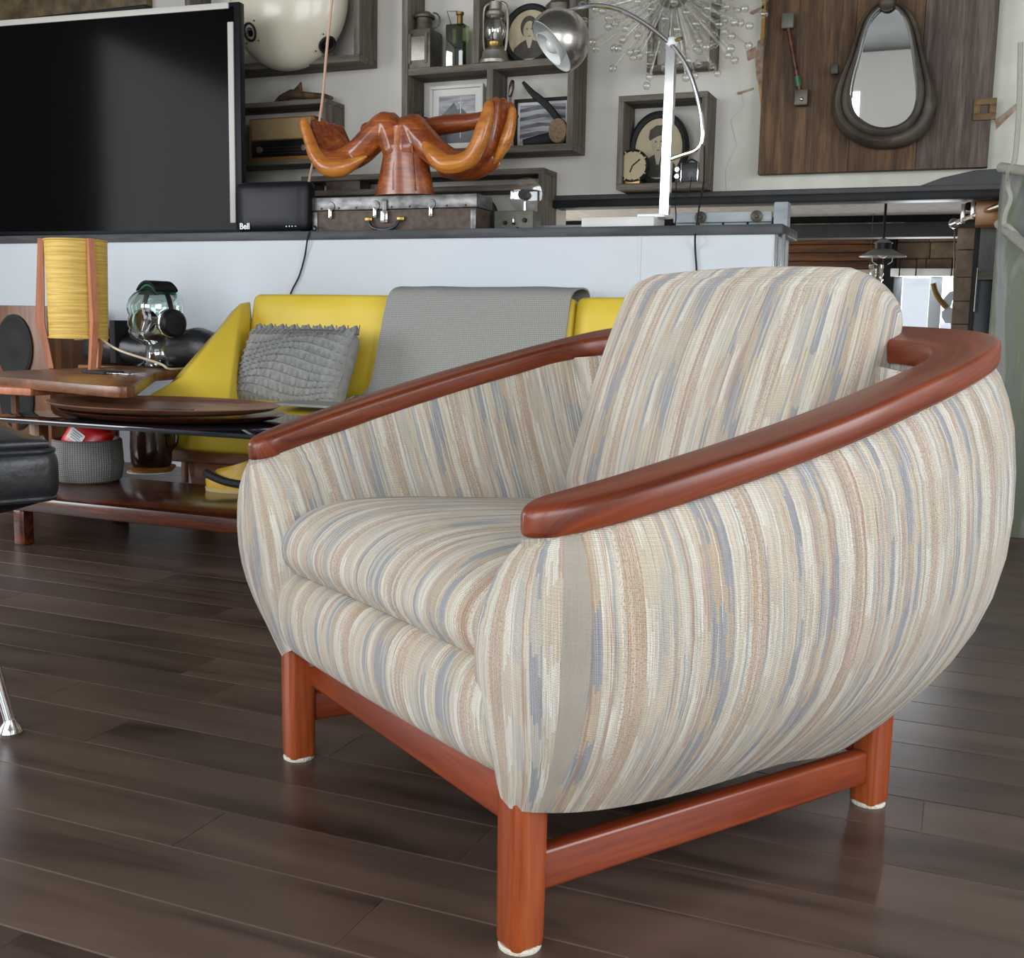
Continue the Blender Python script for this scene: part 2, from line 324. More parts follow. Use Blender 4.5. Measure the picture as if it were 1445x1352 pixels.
def floor_mat():
    m, nt, b = new_mat('dark_oak_plank'); L = nt.links.new
    tc = node(nt, 'ShaderNodeTexCoord'); oi = node(nt, 'ShaderNodeObjectInfo')
    mp = node(nt, 'ShaderNodeMapping'); mp.inputs['Scale'].default_value = (0.9, 7, 7)
    ml = node(nt, 'ShaderNodeMath', operation='MULTIPLY'); ml.inputs[1].default_value = 91.0
    L(oi.outputs['Random'], ml.inputs[0])
    ad = node(nt, 'ShaderNodeVectorMath', operation='ADD')
    L(tc.outputs['Object'], mp.inputs[0]); L(mp.outputs[0], ad.inputs[0]); L(ml.outputs[0], ad.inputs[1])
    n1 = node(nt, 'ShaderNodeTexNoise'); n1.inputs['Scale'].default_value = 2.2; n1.inputs['Detail'].default_value = 7; n1.inputs['Distortion'].default_value = 0.5
    n2 = node(nt, 'ShaderNodeTexNoise'); n2.inputs['Scale'].default_value = 30; n2.inputs['Detail'].default_value = 3
    L(ad.outputs[0], n1.inputs['Vector']); L(ad.outputs[0], n2.inputs['Vector'])
    r = ramp(nt, [(0.28, (0.022, 0.013, 0.010)), (0.44, (0.072, 0.044, 0.033)), (0.70, (0.105, 0.068, 0.051))])
    L(n1.outputs['Fac'], r.inputs[0])
    hs = node(nt, 'ShaderNodeHueSaturation')
    mr = node(nt, 'ShaderNodeMapRange'); mr.inputs[3].default_value = 0.75; mr.inputs[4].default_value = 1.25
    L(oi.outputs['Random'], mr.inputs[0]); L(mr.outputs[0], hs.inputs['Value']); L(r.outputs[0], hs.inputs['Color'])
    L(hs.outputs[0], b.inputs['Base Color'])
    rr = node(nt, 'ShaderNodeMapRange'); rr.inputs[3].default_value = 0.27; rr.inputs[4].default_value = 0.40
    L(n1.outputs['Fac'], rr.inputs[0]); L(rr.outputs[0], b.inputs['Roughness'])
    b.inputs['Specular IOR Level'].default_value = 0.5
    bp = node(nt, 'ShaderNodeBump'); bp.inputs['Strength'].default_value = 0.05; bp.inputs['Distance'].default_value = 0.002
    L(n2.outputs['Fac'], bp.inputs['Height']); L(bp.outputs[0], b.inputs['Normal'])
    return m
M['plank'] = floor_mat()
def pier_mat():
    m, nt, b = new_mat('painted_concrete'); L = nt.links.new
    tc = node(nt, 'ShaderNodeTexCoord'); mp = node(nt, 'ShaderNodeMapping'); mp.inputs['Scale'].default_value = (9, 9, 1.6)
    n1 = node(nt, 'ShaderNodeTexNoise'); n1.inputs['Scale'].default_value = 1.2; n1.inputs['Detail'].default_value = 8; n1.inputs['Distortion'].default_value = 0.8
    L(tc.outputs['Object'], mp.inputs[0]); L(mp.outputs[0], n1.inputs['Vector'])
    r = ramp(nt, [(0.28, (0.07, 0.075, 0.07)), (0.42, (0.13, 0.135, 0.125)), (0.51, (0.115, 0.135, 0.085)), (0.58, (0.20, 0.195, 0.175)), (0.68, (0.13, 0.16, 0.18)), (0.8, (0.20, 0.14, 0.125))])
    L(n1.outputs['Fac'], r.inputs[0]); L(r.outputs[0], b.inputs['Base Color']); b.inputs['Roughness'].default_value = 0.7
    bp = node(nt, 'ShaderNodeBump'); bp.inputs['Strength'].default_value = 0.3; bp.inputs['Distance'].default_value = 0.01
    L(n1.outputs['Fac'], bp.inputs['Height']); L(bp.outputs[0], b.inputs['Normal'])
    return m
M['pierpaint'] = pier_mat()

# ------------------------------------------------------------------ geometry builder
class G:
    def __init__(s): s.v = []; s.f = []; s.uv = None
    def add(s, vs, fs):
        o = len(s.v); s.v += [Vector(q) for q in vs]; s.f += [[i + o for i in f] for f in fs]; return s
    def box(s, c, size, bev=0.0, rot=None, seg=2):
        bm = bmesh.new(); bmesh.ops.create_cube(bm, size=1.0)
        bmesh.ops.scale(bm, vec=size, verts=bm.verts)
        if bev > 0:
            bmesh.ops.bevel(bm, geom=list(bm.edges), offset=min(bev, 0.49 * min(size)), segments=seg, profile=0.5, affect='EDGES')
        return s.from_bm(bm, c, rot)
    def from_bm(s, bm, c=(0, 0, 0), rot=None):
        bm.verts.index_update()
        vs = [v.co.copy() for v in bm.verts]; fs = [[v.index for v in f.verts] for f in bm.faces]; bm.free()
        if rot is not None: vs = [rot @ v for v in vs]
        c = Vector(c); return s.add([v + c for v in vs], fs)
    def b6(s, x0, x1, y0, y1, z0, z1, bev=0.0):
        return s.box(((x0 + x1) / 2, (y0 + y1) / 2, (z0 + z1) / 2), (abs(x1 - x0), abs(y1 - y0), abs(z1 - z0)), bev)
    def tube(s, path, r, n=10, cap=True, round_=False):
        path = [Vector(p) for p in path]
        rs = list(r) if isinstance(r, (list, tuple)) else [r] * len(path)
        if round_:
            d0 = (path[0] - path[1]).normalized(); d1 = (path[-1] - path[-2]).normalized()
            pre = [path[0] + d0 * rs[0] * math.sin(a) for a in (1.35, 0.9, 0.45)]; prr = [rs[0] * math.cos(a) for a in (1.35, 0.9, 0.45)]
            post = [path[-1] + d1 * rs[-1] * math.sin(a) for a in (0.45, 0.9, 1.35)]; por = [rs[-1] * math.cos(a) for a in (0.45, 0.9, 1.35)]
            path = pre + path + post; rs = prr + rs + por
        o = len(s.v); up = None
        for i, p in enumerate(path):
            t = (path[min(i + 1, len(path) - 1)] - path[max(i - 1, 0)]).normalized()
            if up is None:
                up = Vector((0, 0, 1)) if abs(t.z) < 0.9 else Vector((1, 0, 0))
            a = (up - t * up.dot(t))
            a = a.normalized() if a.length > 1e-6 else t.orthogonal().normalized()
            up = a; b = t.cross(a)
            for k in range(n):
                an = 2 * PI * k / n
                s.v.append(p + (a * math.cos(an) + b * math.sin(an)) * rs[i])
        m = len(path)
        for i in range(m - 1):
            for k in range(n):
                s.f.append([o + i * n + k, o + i * n + (k + 1) % n, o + (i + 1) * n + (k + 1) % n, o + (i + 1) * n + k])
        if cap:
            s.f.append([o + k for k in range(n)][::-1]); s.f.append([o + (m - 1) * n + k for k in range(n)])
        return s
    def lathe(s, prof, c=(0, 0, 0), n=28, rot=None, ell=(1, 1)):
        """prof: (radius, z) list; revolves round z through c"""
        o = len(s.v); c = Vector(c)
        for r, z in prof:
            for k in range(n):
                a = 2 * PI * k / n
                q = Vector((r * math.cos(a) * ell[0], r * math.sin(a) * ell[1], z))
                s.v.append((rot @ q if rot is not None else q) + c)
        for i in range(len(prof) - 1):
            for k in range(n):
                s.f.append([o + i * n + k, o + i * n + (k + 1) % n, o + (i + 1) * n + (k + 1) % n, o + (i + 1) * n + k])
        if prof[0][0] > 1e-5: s.f.append([o + k for k in range(n)][::-1])
        if prof[-1][0] > 1e-5: s.f.append([o + (len(prof) - 1) * n + k for k in range(n)])
        return s
    def ball(s, c, r, n=16, rot=None):
        if not isinstance(r, (tuple, list)): r = (r, r, r)
        bm = bmesh.new(); bmesh.ops.create_uvsphere(bm, u_segments=n, v_segments=max(6, n * 2 // 3), radius=1.0)
        bmesh.ops.scale(bm, vec=r, verts=bm.verts); return s.from_bm(bm, c, rot)
    def prism(s, pts, off):
        """pts: planar polygon of world points; off: extrusion vector"""
        pts = [Vector(p) for p in pts]; off = Vector(off); n = len(pts)
        return s.add(pts + [p + off for p in pts],
                     [list(range(n))[::-1], list(range(n, 2 * n))] + [[i, (i + 1) % n, n + (i + 1) % n, n + i] for i in range(n)])
    def rings(s, loops, close=True, caps=True):
        o = len(s.v); n = len(loops[0])
        for l in loops: s.v += [Vector(p) for p in l]
        for i in range(len(loops) - 1):
            for k in range(n if close else n - 1):
                s.f.append([o + i * n + k, o + i * n + (k + 1) % n, o + (i + 1) * n + (k + 1) % n, o + (i + 1) * n + k])
        if caps:
            s.f.append([o + k for k in range(n)][::-1]); s.f.append([o + (len(loops) - 1) * n + k for k in range(n)])
        return s
    def rbox(s, half, r, n=8, crown=(0, 0, 0), fn=None):
        """rounded puffed box round the origin; fn maps the finished point"""
        hx, hy, hz = half; idx = {}; o0 = len(s.v); base = []
        def vid(p):
            k = tuple(round(q, 5) for q in p)
            if k not in idx: idx[k] = len(base); base.append(Vector(p))
            return idx[k]
        fs = []
        for ax in range(3):
            for sg in (-1, 1):
                for i in range(n):
                    for j in range(n):
                        q = []
                        for di, dj in ((0, 0), (1, 0), (1, 1), (0, 1)):
                            a = math.sin((-1 + 2 * (i + di) / n) * PI / 2); b = math.sin((-1 + 2 * (j + dj) / n) * PI / 2)
                            p = [0, 0, 0]; p[ax] = sg; p[(ax + 1) % 3] = a; p[(ax + 2) % 3] = b; q.append(vid(p))
                        fs.append(q if sg > 0 else q[::-1])
        out = []
        for p in base:
            q = Vector((p.x * hx, p.y * hy, p.z * hz))
            inn = Vector((max(-hx + r, min(hx - r, q.x)), max(-hy + r, min(hy - r, q.y)), max(-hz + r, min(hz - r, q.z))))
            d = q - inn
            if d.length > 1e-9: q = inn + d.normalized() * r
            q.x += math.copysign(crown[0], p.x) * (abs(p.x) ** 2) * (1 - p.y ** 2) * (1 - p.z ** 2)
            q.y += math.copysign(crown[1], p.y) * (abs(p.y) ** 2) * (1 - p.x ** 2) * (1 - p.z ** 2)
            q.z += math.copysign(crown[2], p.z) * (abs(p.z) ** 2) * (1 - p.x ** 2) * (1 - p.y ** 2)
            out.append(q)
        s.f += [[i + o0 for i in f] for f in fs]; s.loc = out
        s.v += [fn(q) if fn else q for q in out]
        return s

def to_mesh(name, g, mat, smooth=35.0):
    me = bpy.data.meshes.new(name)
    me.from_pydata([tuple(v) for v in g.v], [], g.f)
    bm = bmesh.new(); bm.from_mesh(me)
    bmesh.ops.recalc_face_normals(bm, faces=bm.faces); bm.to_mesh(me); bm.free()
    if smooth is not None:
        me.shade_smooth(); me.set_sharp_from_angle(angle=math.radians(smooth))
    me.materials.append(mat)
    if g.uv is not None:
        ul = me.uv_layers.new(name='UVMap')
        for lp in me.loops: ul.data[lp.index].uv = g.uv[lp.vertex_index]
    me.update()
    return me
def tag(o, label=None, cat=None, group=None, kind=None):
    if label: o['label'] = label
    if cat: o['category'] = cat
    if group: o['group'] = group
    if kind: o['kind'] = kind
    return o
def empty(name, loc, rz=0.0, label=None, cat=None, group=None):
    o = bpy.data.objects.new(name, None); COL.objects.link(o)
    o.location = loc; o.rotation_euler = (0, 0, rz); o.empty_display_size = 0.05
    o['_l'] = list(loc); o['_r'] = rz
    return tag(o, label, cat, group)
def part(name, g, mat, root=None, local=False, smooth=35.0, sub=None):
    """one mesh object. Geometry in world coordinates unless local; root: the thing; sub: the part it belongs to"""
    top = root
    if root is not None and not local:
        l = Vector(root['_l']); rz = root['_r']; R = Matrix.Rotation(-rz, 3, 'Z')
        g.v = [R @ (v - l) for v in g.v]
    if isinstance(mat, str): mat = M[mat]
    o = bpy.data.objects.new(name, to_mesh(name, g, mat, smooth)); COL.objects.link(o)
    if sub is not None: o.parent = sub
    elif root is not None: o.parent = root
    return o
def solo(name, g, mat, label=None, cat=None, group=None, kind=None, smooth=35.0):
    """a thing or a piece of the setting that is one mesh, origin at the middle of its base"""
    if isinstance(mat, str): mat = M[mat]
    xs = [v.x for v in g.v]; ys = [v.y for v in g.v]; zs = [v.z for v in g.v]
    c = Vector(((min(xs) + max(xs)) / 2, (min(ys) + max(ys)) / 2, min(zs)))
    g.v = [v - c for v in g.v]
    o = bpy.data.objects.new(name, to_mesh(name, g, mat, smooth)); COL.objects.link(o); o.location = c
    o['_l'] = list(c); o['_r'] = 0.0
    return tag(o, label, cat, group, kind)
def catmull(pts, per=6, closed=False):
    pts = [Vector(p) for p in pts]; n = len(pts); out = []
    rng = range(n) if closed else range(n - 1)
    for i in rng:
        if closed: p0, p1, p2, p3 = pts[i - 1], pts[i], pts[(i + 1) % n], pts[(i + 2) % n]
        else: p0, p1, p2, p3 = pts[max(i - 1, 0)], pts[i], pts[i + 1], pts[min(i + 2, n - 1)]
        for k in range(per):
            t = k / per
            out.append(0.5 * ((2 * p1) + (p2 - p0) * t + (2 * p0 - 5 * p1 + 4 * p2 - p3) * t * t + (3 * p1 - p0 - 3 * p2 + p3) * t ** 3))
    if not closed: out.append(pts[-1])
    return out
def interp(tab, x):
    if x <= tab[0][0]: return tab[0][1]
    for (a, va), (b, vb) in zip(tab, tab[1:]):
        if x <= b: return va + (vb - va) * (x - a) / (b - a)
    return tab[-1][1]
RX = lambda a: Matrix.Rotation(a, 3, 'X')
RY = lambda a: Matrix.Rotation(a, 3, 'Y')
RZ = lambda a: Matrix.Rotation(a, 3, 'Z')

# ================================================================== THE SETTING
YH, YB = 4.05, 4.85                       # front of the half wall, back wall
XL, XR, YR, ZC = -5.4, 2.6, -3.0, 3.3
CAPZ = 1.035
fl = solo('floor', G().b6(XL, XR, YR, YH + 0.8, -0.06, -0.0010), 'gap', 'dark brown plank floor', kind='structure')
# planks one by one where the photograph shows them, shared mesh data for alike lengths
PW = 0.1135
plank_meshes = {}
def plank(x0, x1, y0):
    key = round(x1 - x0, 2)
    if key not in plank_meshes:
        g = G().box((0, 0, -0.005), (key - 0.0008, PW - 0.0019, 0.01), 0.0005, seg=1)
        plank_meshes[key] = to_mesh('plank', g, M['plank'], 30)
    o = bpy.data.objects.new('plank', plank_meshes[key]); COL.objects.link(o)
    o.parent = fl; o.location = Vector(((x0 + x1) / 2, y0 + PW / 2, 0)) - Vector(fl['_l'])
yrow = 1.0 - 0.6 + 0.003
rows = []
y = 0.967 - 8 * PW
k = 0
while y < YH - 0.02:
    # x range in view for this row
    if y < 0.2: xa, xb = XL, XR
    xa, xb = -1.25 * max(y, 0.0) - 1.0, 0.30 * max(y, 0.0) + 1.6
    xa = max(xa, XL + 0.01); xb = min(xb, XR - 0.01)
    rnd = random.Random(k * 13 + 5)
    x = xa - rnd.random() * 0.7
    x = round(x, 2)
    while x < xb:
        ln = rnd.choice((0.45, 0.6, 0.75, 0.9, 1.05, 1.2))
        x0, x1 = max(x, XL), min(x + ln, XR)
        plank(round(x0, 2), round(x1, 2), y)
        x += ln
    y += PW; k += 1
# floor area behind the camera (not seen directly): one sheet of the same boards
g = G().b6(XL, XR, YR, 0.967 - 8 * PW, -0.0015, 0.0)
ofl = solo('plank_field', g, 'plank'); ofl.parent = fl; ofl.location = Vector(ofl['_l']) - Vector(fl['_l'])
tag(ofl, kind='stuff')

hw = solo('wall_divider', G().b6(XL, -0.70, YH, YH + 0.30, 0, 1.0), 'half_wall', 'white half wall behind the yellow sofa', kind='structure')
solo('trim_1', G().b6(XL, -0.672, YH - 0.012, YH + 0.33, 1.0, CAPZ, 0.003), 'slate', 'dark grey slate cap along the half wall', kind='structure')
g = G()
for x in (-0.693, -0.668): g.b6(x - 0.006, x + 0.006, YH - 0.006, YH + 0.006, 0, 1.0, 0.002)
solo('trim_2', g, 'chrome', 'polished metal edge strips on the end of the half wall', kind='structure')
solo('trim_3', G().b6(-1.195, -1.185, YH - 0.002, YH + 0.001, 0.0, 1.0), 'half_wall', 'narrow vertical panel joint on the white half wall', kind='structure')
# back wall: solid left of the opening, hanging wall above the black beam right of it
XO = -1.82
g = G().b6(XL, XO, YB, YB + 0.12, -1.0, ZC)
g.b6(XO, XR, YB, YB + 0.12, 1.22, ZC)
wb = solo('wall_back', g, 'upper_wall', 'pale grey plaster wall hung with wooden boxes', kind='structure')
solo('trim_4', G().b6(XO - 0.02, 0.62, YB - 0.05, YB + 0.06, 1.188, 1.222, 0.004), 'black_steel', 'black steel beam under the hanging wall', kind='structure')
solo('trim_5', G().b6(XO - 0.02, 0.62, YB - 0.03, YB + 0.12, 1.222, 1.245, 0.003), 'charcoal', 'dark lip above the black steel beam', kind='structure')
# rough cream plaster and torn paint on the right of the back wall
def wall_patch(name, pts, mat, thick, Y=YB):
    g = G().prism([P(a, b, Y) for a, b in pts], (0, -thick, 0))
    o = solo(name, g, mat, smooth=None)
    o.parent = wb; o.location = Vector(o['_l']) - Vector(wb['_l']); return o
wall_patch('plaster_patch', [(1026, 276), (1024, 240), (1040, 205), (1032, 170), (1050, 150), (1046, 122), (1062, 118), (1066, 60), (1072, -40), (1700, -60), (1700, 225), (1440, 240), (1300, 262)], 'cream_plaster', 0.004)
wall_patch('paint_patch', [(1078, -30), (1100, -30), (1098, 150), (1088, 235), (1080, 240), (1076, 165), (1070, 120), (1073, 60)], 'orange_paint', 0.006)
wall_patch('paint_patch', [(1070, 58), (1084, 52), (1084, 130), (1075, 128), (1068, 112), (1066, 84)], 'red_paint', 0.008)
wall_patch('paint_patch', [(1054, 72), (1067, 66), (1068, 80), (1056, 86)], 'red_paint', 0.006)
wall_patch('paint_patch', [(1040, 131), (1064, 124), (1064, 127), (1042, 134)], 'red_paint', 0.006)
wall_patch('paint_patch', [(1058, 18), (1078, 8), (1078, 12), (1062, 21)], 'red_paint', 0.006)
wall_patch('paint_patch', [(1404, 170), (1440, 142), (1442, 148), (1424, 165), (1406, 183)], 'red_paint', 0.006)
# painted concrete pier on the right
solo('wall_right', G().b6(0.02, 1.75, 4.0, 4.7, 0, 1.20, 0.004), 'pierpaint', 'grey green painted concrete pier behind the armchair', kind='structure')
wall_patch('shade_patch', [(1283, 272), (1300, 262), (1330, 251), (1375, 241), (1440, 236), (1700, 215), (1700, 255)], 'charcoal', 0.012)  # dark wedge standing in for shading on the plaster, put in as colour
# room shell out of view
def wall_with_windows(name, axis, pos, a0, a1, wins, label):
    """axis 'Y': wall in the XZ plane at Y=pos; 'X': in the YZ plane. wins: (a, b, z0, z1)"""
    g = G(); t = 0.12
    def slab(u0, u1, z0, z1):
        if u1 - u0 < 1e-4: return
        if axis == 'Y': g.b6(u0, u1, pos - t, pos, z0, z1)
        else: g.b6(min(pos, pos + math.copysign(t, pos)), max(pos, pos + math.copysign(t, pos)), u0, u1, z0, z1)
    cur = a0
    for a, b, z0, z1 in sorted(wins):
        slab(cur, a, 0, ZC); slab(a, b, 0, z0); slab(a, b, z1, ZC); cur = b
    slab(cur, a1, 0, ZC)
    return solo(name, g, 'room_wall', label, kind='structure')
wall_with_windows('wall_rear', 'Y', YR, XL, XR, [(-3.85, -1.35, 0.6, 2.9), (-0.65, 1.85, 0.6, 2.9)], 'white wall with two tall windows')
wall_with_windows('wall_left', 'X', XL, YR, YB, [(-0.7, 1.9, 0.55, 2.55)], 'white side wall with a window')
wall_with_windows('wall_side', 'X', XR, YR, YB, [(0.1, 2.3, 0.55, 2.35)], 'white wall with a wide window')
solo('ceiling', G().b6(XL, XR, YR, YB, ZC, ZC + 0.1), 'ceiling', 'grey ceiling', kind='structure')
def window_frame(n, axis, pos, a, b, z0, z1):
    g = G(); w = 0.05
    def bar(u0, u1, q0, q1):
        if axis == 'Y': g.b6(u0, u1, pos - 0.10, pos - 0.02, q0, q1)
        else: g.b6(min(pos, pos + math.copysign(.1, pos)), max(pos, pos + math.copysign(.1, pos)), u0, u1, q0, q1)
    bar(a, b, z0, z0 + w); bar(a, b, z1 - w, z1); bar(a, a + w, z0, z1); bar(b - w, b, z0, z1); bar((a + b) / 2 - .03, (a + b) / 2 + .03, z0, z1)
    solo('window_%d' % n, g, 'palewindow', 'tall window frame', kind='structure')
window_frame(1, 'Y', YR, -3.85, -1.35, 0.6, 2.9); window_frame(2, 'Y', YR, -0.65, 1.85, 0.6, 2.9)
window_frame(3, 'X', XL, -0.7, 1.9, 0.55, 2.55); window_frame(4, 'X', XR, 0.1, 2.3, 0.55, 2.35)

# ---- sunken room seen under the beam
ZL, YF = -0.95, 7.0
solo('floor_sunken', G().b6(XO - 1.2, 0.62, YB, YF + 1.0, ZL - 0.05, ZL), 'gap', 'floor of the sunken room', kind='structure')
solo('ceiling_sunken', G().b6(XO - 1.2, 0.62, YB + 0.12, YF + 0.06, 1.275, 1.33), 'concrete', 'grey concrete ceiling of the sunken room', kind='structure')
solo('trim_7', G().b6(XO - 1.1, 0.42, 6.30, 6.42, 1.160, 1.238, 0.003), 'charcoal', 'wide charcoal cross beam in the sunken room', kind='structure')
solo('trim_8', G().b6(XO - 1.1, 0.42, 6.315, 6.41, 1.238, 1.275, 0.002), 'black_steel', 'black upper flange of the cross beam', kind='structure')
solo('trim_9', G().b6(XO - 1.1, -0.42, 6.292, 6.30, 1.231, 1.238, 0.001), 'zinc', 'thin bright strip on the cross beam', kind='structure')
wf = empty('wall_far', (-1.6, YF, ZL)); tag(wf, 'warm brown horizontal plank wall of the sunken room', kind='structure')
part('wall_core', G().b6(XO - 1.2, -0.52, YF + 0.03, YF + 0.1, ZL, 1.275), 'concrete', wf)
z = 1.274
for i in range(5):
    part('plank', G().b6(XO - 1.1, -0.52, YF - 0.004 * (i % 2), YF + 0.03, z - 0.046, z, 0.004), 'warmplank', wf); z -= 0.049
part('panel', G().b6(XO - 1.1, -0.52, YF + 0.01, YF + 0.03, ZL, z, 0.002), 'upper_wall', wf)
solo('trim_10', G().b6(-0.60, -0.50, YF - 0.06, YF + 0.06, ZL, 1.275, 0.004), 'black_steel', 'black steel post beside the plank wall', kind='structure')
solo('wall_sunken_left', G().b6(XO - 1.2, XO - 1.1, YB + 0.12, YF, ZL, 1.275), 'room_wall', 'side wall of the sunken room', kind='structure')
solo('wall_sunken_right', G().b6(0.50, 0.62, YB + 0.12, YF + 0.1, ZL, 1.275), 'room_wall', 'right side wall of the sunken room', kind='structure')
wk = empty('wall_blocks', (0.0, YF, ZL)); tag(wk, 'tan block wall over a bright window in the sunken room', kind='structure')
part('wall_core', G().b6(-0.50, 0.50, YF + 0.03, YF + 0.1, 1.03, 1.275), 'gap', wk)
part('wall_core', G().b6(-0.50, 0.50, YF + 0.03, YF + 0.1, ZL, 0.0), 'gap', wk)
part('wall_core', G().b6(-0.05, 0.50, YF + 0.03, YF + 0.1, 0.0, 1.03), 'gap', wk)
rb = random.Random(3)
def block_run(x0, x1, z0, z1, Y, hh, ll, root):
    zz = z1
    while zz - z0 > 0.02:
        h_ = min(hh * (0.9 + 0.2 * rb.random()), zz - z0); xx = x0
        while x1 - xx > 0.02:
            l_ = min(ll * (0.7 + 0.6 * rb.random()), x1 - xx)
            if x1 - xx - l_ < 0.03: l_ = x1 - xx
            part('block', G().b6(xx + 0.002, xx + l_ - 0.002, Y - 0.012 * rb.random(), Y + 0.03, zz - h_ + 0.002, zz - 0.002, 0.003), 'tileblock', root)
            xx += l_
        zz -= h_
block_run(-0.50, 0.50, 1.03, 1.275, YF, 0.095, 0.17, wk)
block_run(-0.05, 0.50, 0.2, 1.03, YF, 0.095, 0.17, wk)
# window of the sunken room
w5 = empty('window_5', (-0.28, YF, 0.0)); tag(w5, 'bright pale framed window of the sunken room', kind='structure')
part('lintel', G().b6(-0.52, -0.10, YF - 0.10, YF + 0.03, 0.985, 1.03, 0.004), 'white', w5)
for x in (-0.49, -0.27, -0.09): part('window_frame', G().b6(x - 0.035, x + 0.035, YF - 0.02, YF + 0.08, 0.0, 0.985, 0.004), 'palewindow', w5)
part('pane', G().b6(-0.455, -0.125, YF + 0.03, YF + 0.036, 0.0, 0.985), 'glass', w5)
for x in (-0.47, -0.19):
    part('bracket', G().tube([(x, YF - 0.11, 0.985), (x, YF - 0.11, 1.08), (x + 0.09, YF - 0.11, 1.08), (x + 0.09, YF - 0.11, 0.985)], 0.004, 6), 'black_steel', w5)
# door hardware, block pilaster and dark door between beam and pier
pl = empty('wall_pilaster', (-0.1, 5.2, ZL)); tag(pl, 'pilaster of stacked tan blocks beside the dark door', kind='structure')
xa, xb, _, zt = rect(1347, 322, 1374, 460, 5.2)
part('wall_core', G().b6(xa, xb, 5.23, 5.27, ZL, zt), 'gap', pl)
zz = zt
while zz > 0.3:
    h_ = 0.085 + rb.random() * 0.03
    part('block', G().b6(xa, xb, 5.2 - 0.008 * rb.random(), 5.24, zz - h_ + 0.003, zz, 0.003), 'tileblock', pl); zz -= h_
xa, xb, _, zt = rect(1371, 318, 1384, 460, 5.1)
solo('trim_11', G().b6(xa, xb, 5.08, 5.12, ZL, zt, 0.003), 'black_steel', 'black steel door post', kind='structure')
d1 = empty('door_1', (0.0, 5.0, ZL)); tag(d1, 'narrow dark teal door with a worn wooden frame', kind='structure')
xa, xb, z0, zt = rect(1383, 395, 1402, 470, 5.0)
part('door_leaf', G().b6(xa - 0.02, xb, 5.0, 5.03, ZL, zt, 0.003), 'darkgreen', d1)
part('head_rail', G().b6(xa - 0.02, xb + 0.02, 4.98, 5.03, zt, zt + 0.035, 0.003), 'old_wood', d1)
part('jamb', G().b6(xb, xb + 0.02, 4.98, 5.03, ZL, zt, 0.003), 'bluegrey', d1)
a, b = P(1380, 378, 4.97), P(1375, 440, 4.97)
hd = part('handle', G().tube([a, b], 0.0035, 8), 'chrome', d1)
solo('wall_door_side', G().b6(xa - 0.02, 0.6, 5.03, 5.10, ZL, 1.23), 'pierpaint', 'painted concrete around the dark door', kind='structure')

# ================================================================== ARMCHAIR
A = math.radians(-32.0)
CH = empty('armchair', (-0.5171, 1.5041, 0), A, 'barrel lounge armchair in striped beige and blue fabric with teak rail', 'armchair')
def rail_z(y): return 0.575 + 0.24 * y
outer = [(0.353, -0.358), (0.364, -0.354), (0.376, -0.345), (0.389, -0.328), (0.402, -0.305), (0.416, -0.268), (0.431, -0.205), (0.447, -0.116), (0.456, -0.02), (0.457, 0.06), (0.452, 0.14), (0.446, 0.22), (0.433, 0.30), (0.411, 0.362), (0.372, 0.400), (0.31, 0.422), (0.20, 0.438), (0.10, 0.445), (0.0, 0.447)]
inner = [(0.351, -0.358), (0.342, -0.354), (0.336, -0.345), (0.332, -0.325), (0.338, -0.300), (0.350, -0.255), (0.360, -0.205), (0.374, -0.116), (0.384, -0.02), (0.386, 0.06), (0.383, 0.14), (0.378, 0.215), (0.366, 0.268), (0.340, 0.306), (0.30, 0.330), (0.24, 0.344), (0.16, 0.352), (0.08, 0.356), (0.0, 0.357)]
def full(c): return [Vector((x, y, 0)) for x, y in c] + [Vector((-x, y, 0)) for x, y in c[-2::-1]]
oc = catmull(full(outer), 4); ic = catmull(full(inner), 4)
g = G(); uvs = []; loops = []; arc = 0.0
TH = 0.033
for i, (o_, n_) in enumerate(zip(oc, ic)):
    if i: arc += ((o_ + n_) / 2 - (oc[i - 1] + ic[i - 1]) / 2).length
    w = (o_ - n_); wl = w.length; TH_ = TH * min(1.0, 0.45 + 0.55 * math.sqrt(min(1.0, wl / 0.045))); w = w.normalized() if wl > 1e-6 else Vector((1, 0, 0))
    lp = []; r = min(0.0085, wl * 0.45)
    prof = [(r, 0)] + [(wl - r, 0)] + [(wl - r + r * math.sin(t), -r + r * math.cos(t)) for t in (0.5, 1.05, 1.57)] + \
           [(wl - r * 0.8 + r * 0.8 * math.cos(t), -TH_ + r * 0.8 - r * 0.8 * math.sin(t)) for t in (0.0, 0.8, 1.57)] + \
           [(r * 0.8 - r * 0.8 * math.cos(t), -TH_ + r * 0.8 - r * 0.8 * math.sin(t)) for t in (1.57, 0.8, 0.0)] + \
           [(r - r * math.sin(t), -r + r * math.cos(t)) for t in (1.57, 1.05, 0.5)]
    acc = 0; prev = None
    for (d, dz) in prof:
        q = n_ + w * d; q = Vector((q.x, q.y, rail_z(q.y) + dz - (TH - TH_) * 0.5))
        if prev is not None: acc += (q - prev).length
        prev = q; lp.append(q); uvs.append((arc, acc))
    loops.append(lp)
g.rings(loops); g.uv = uvs
part('arm_rail', g, 'teak', CH, local=True, smooth=50)
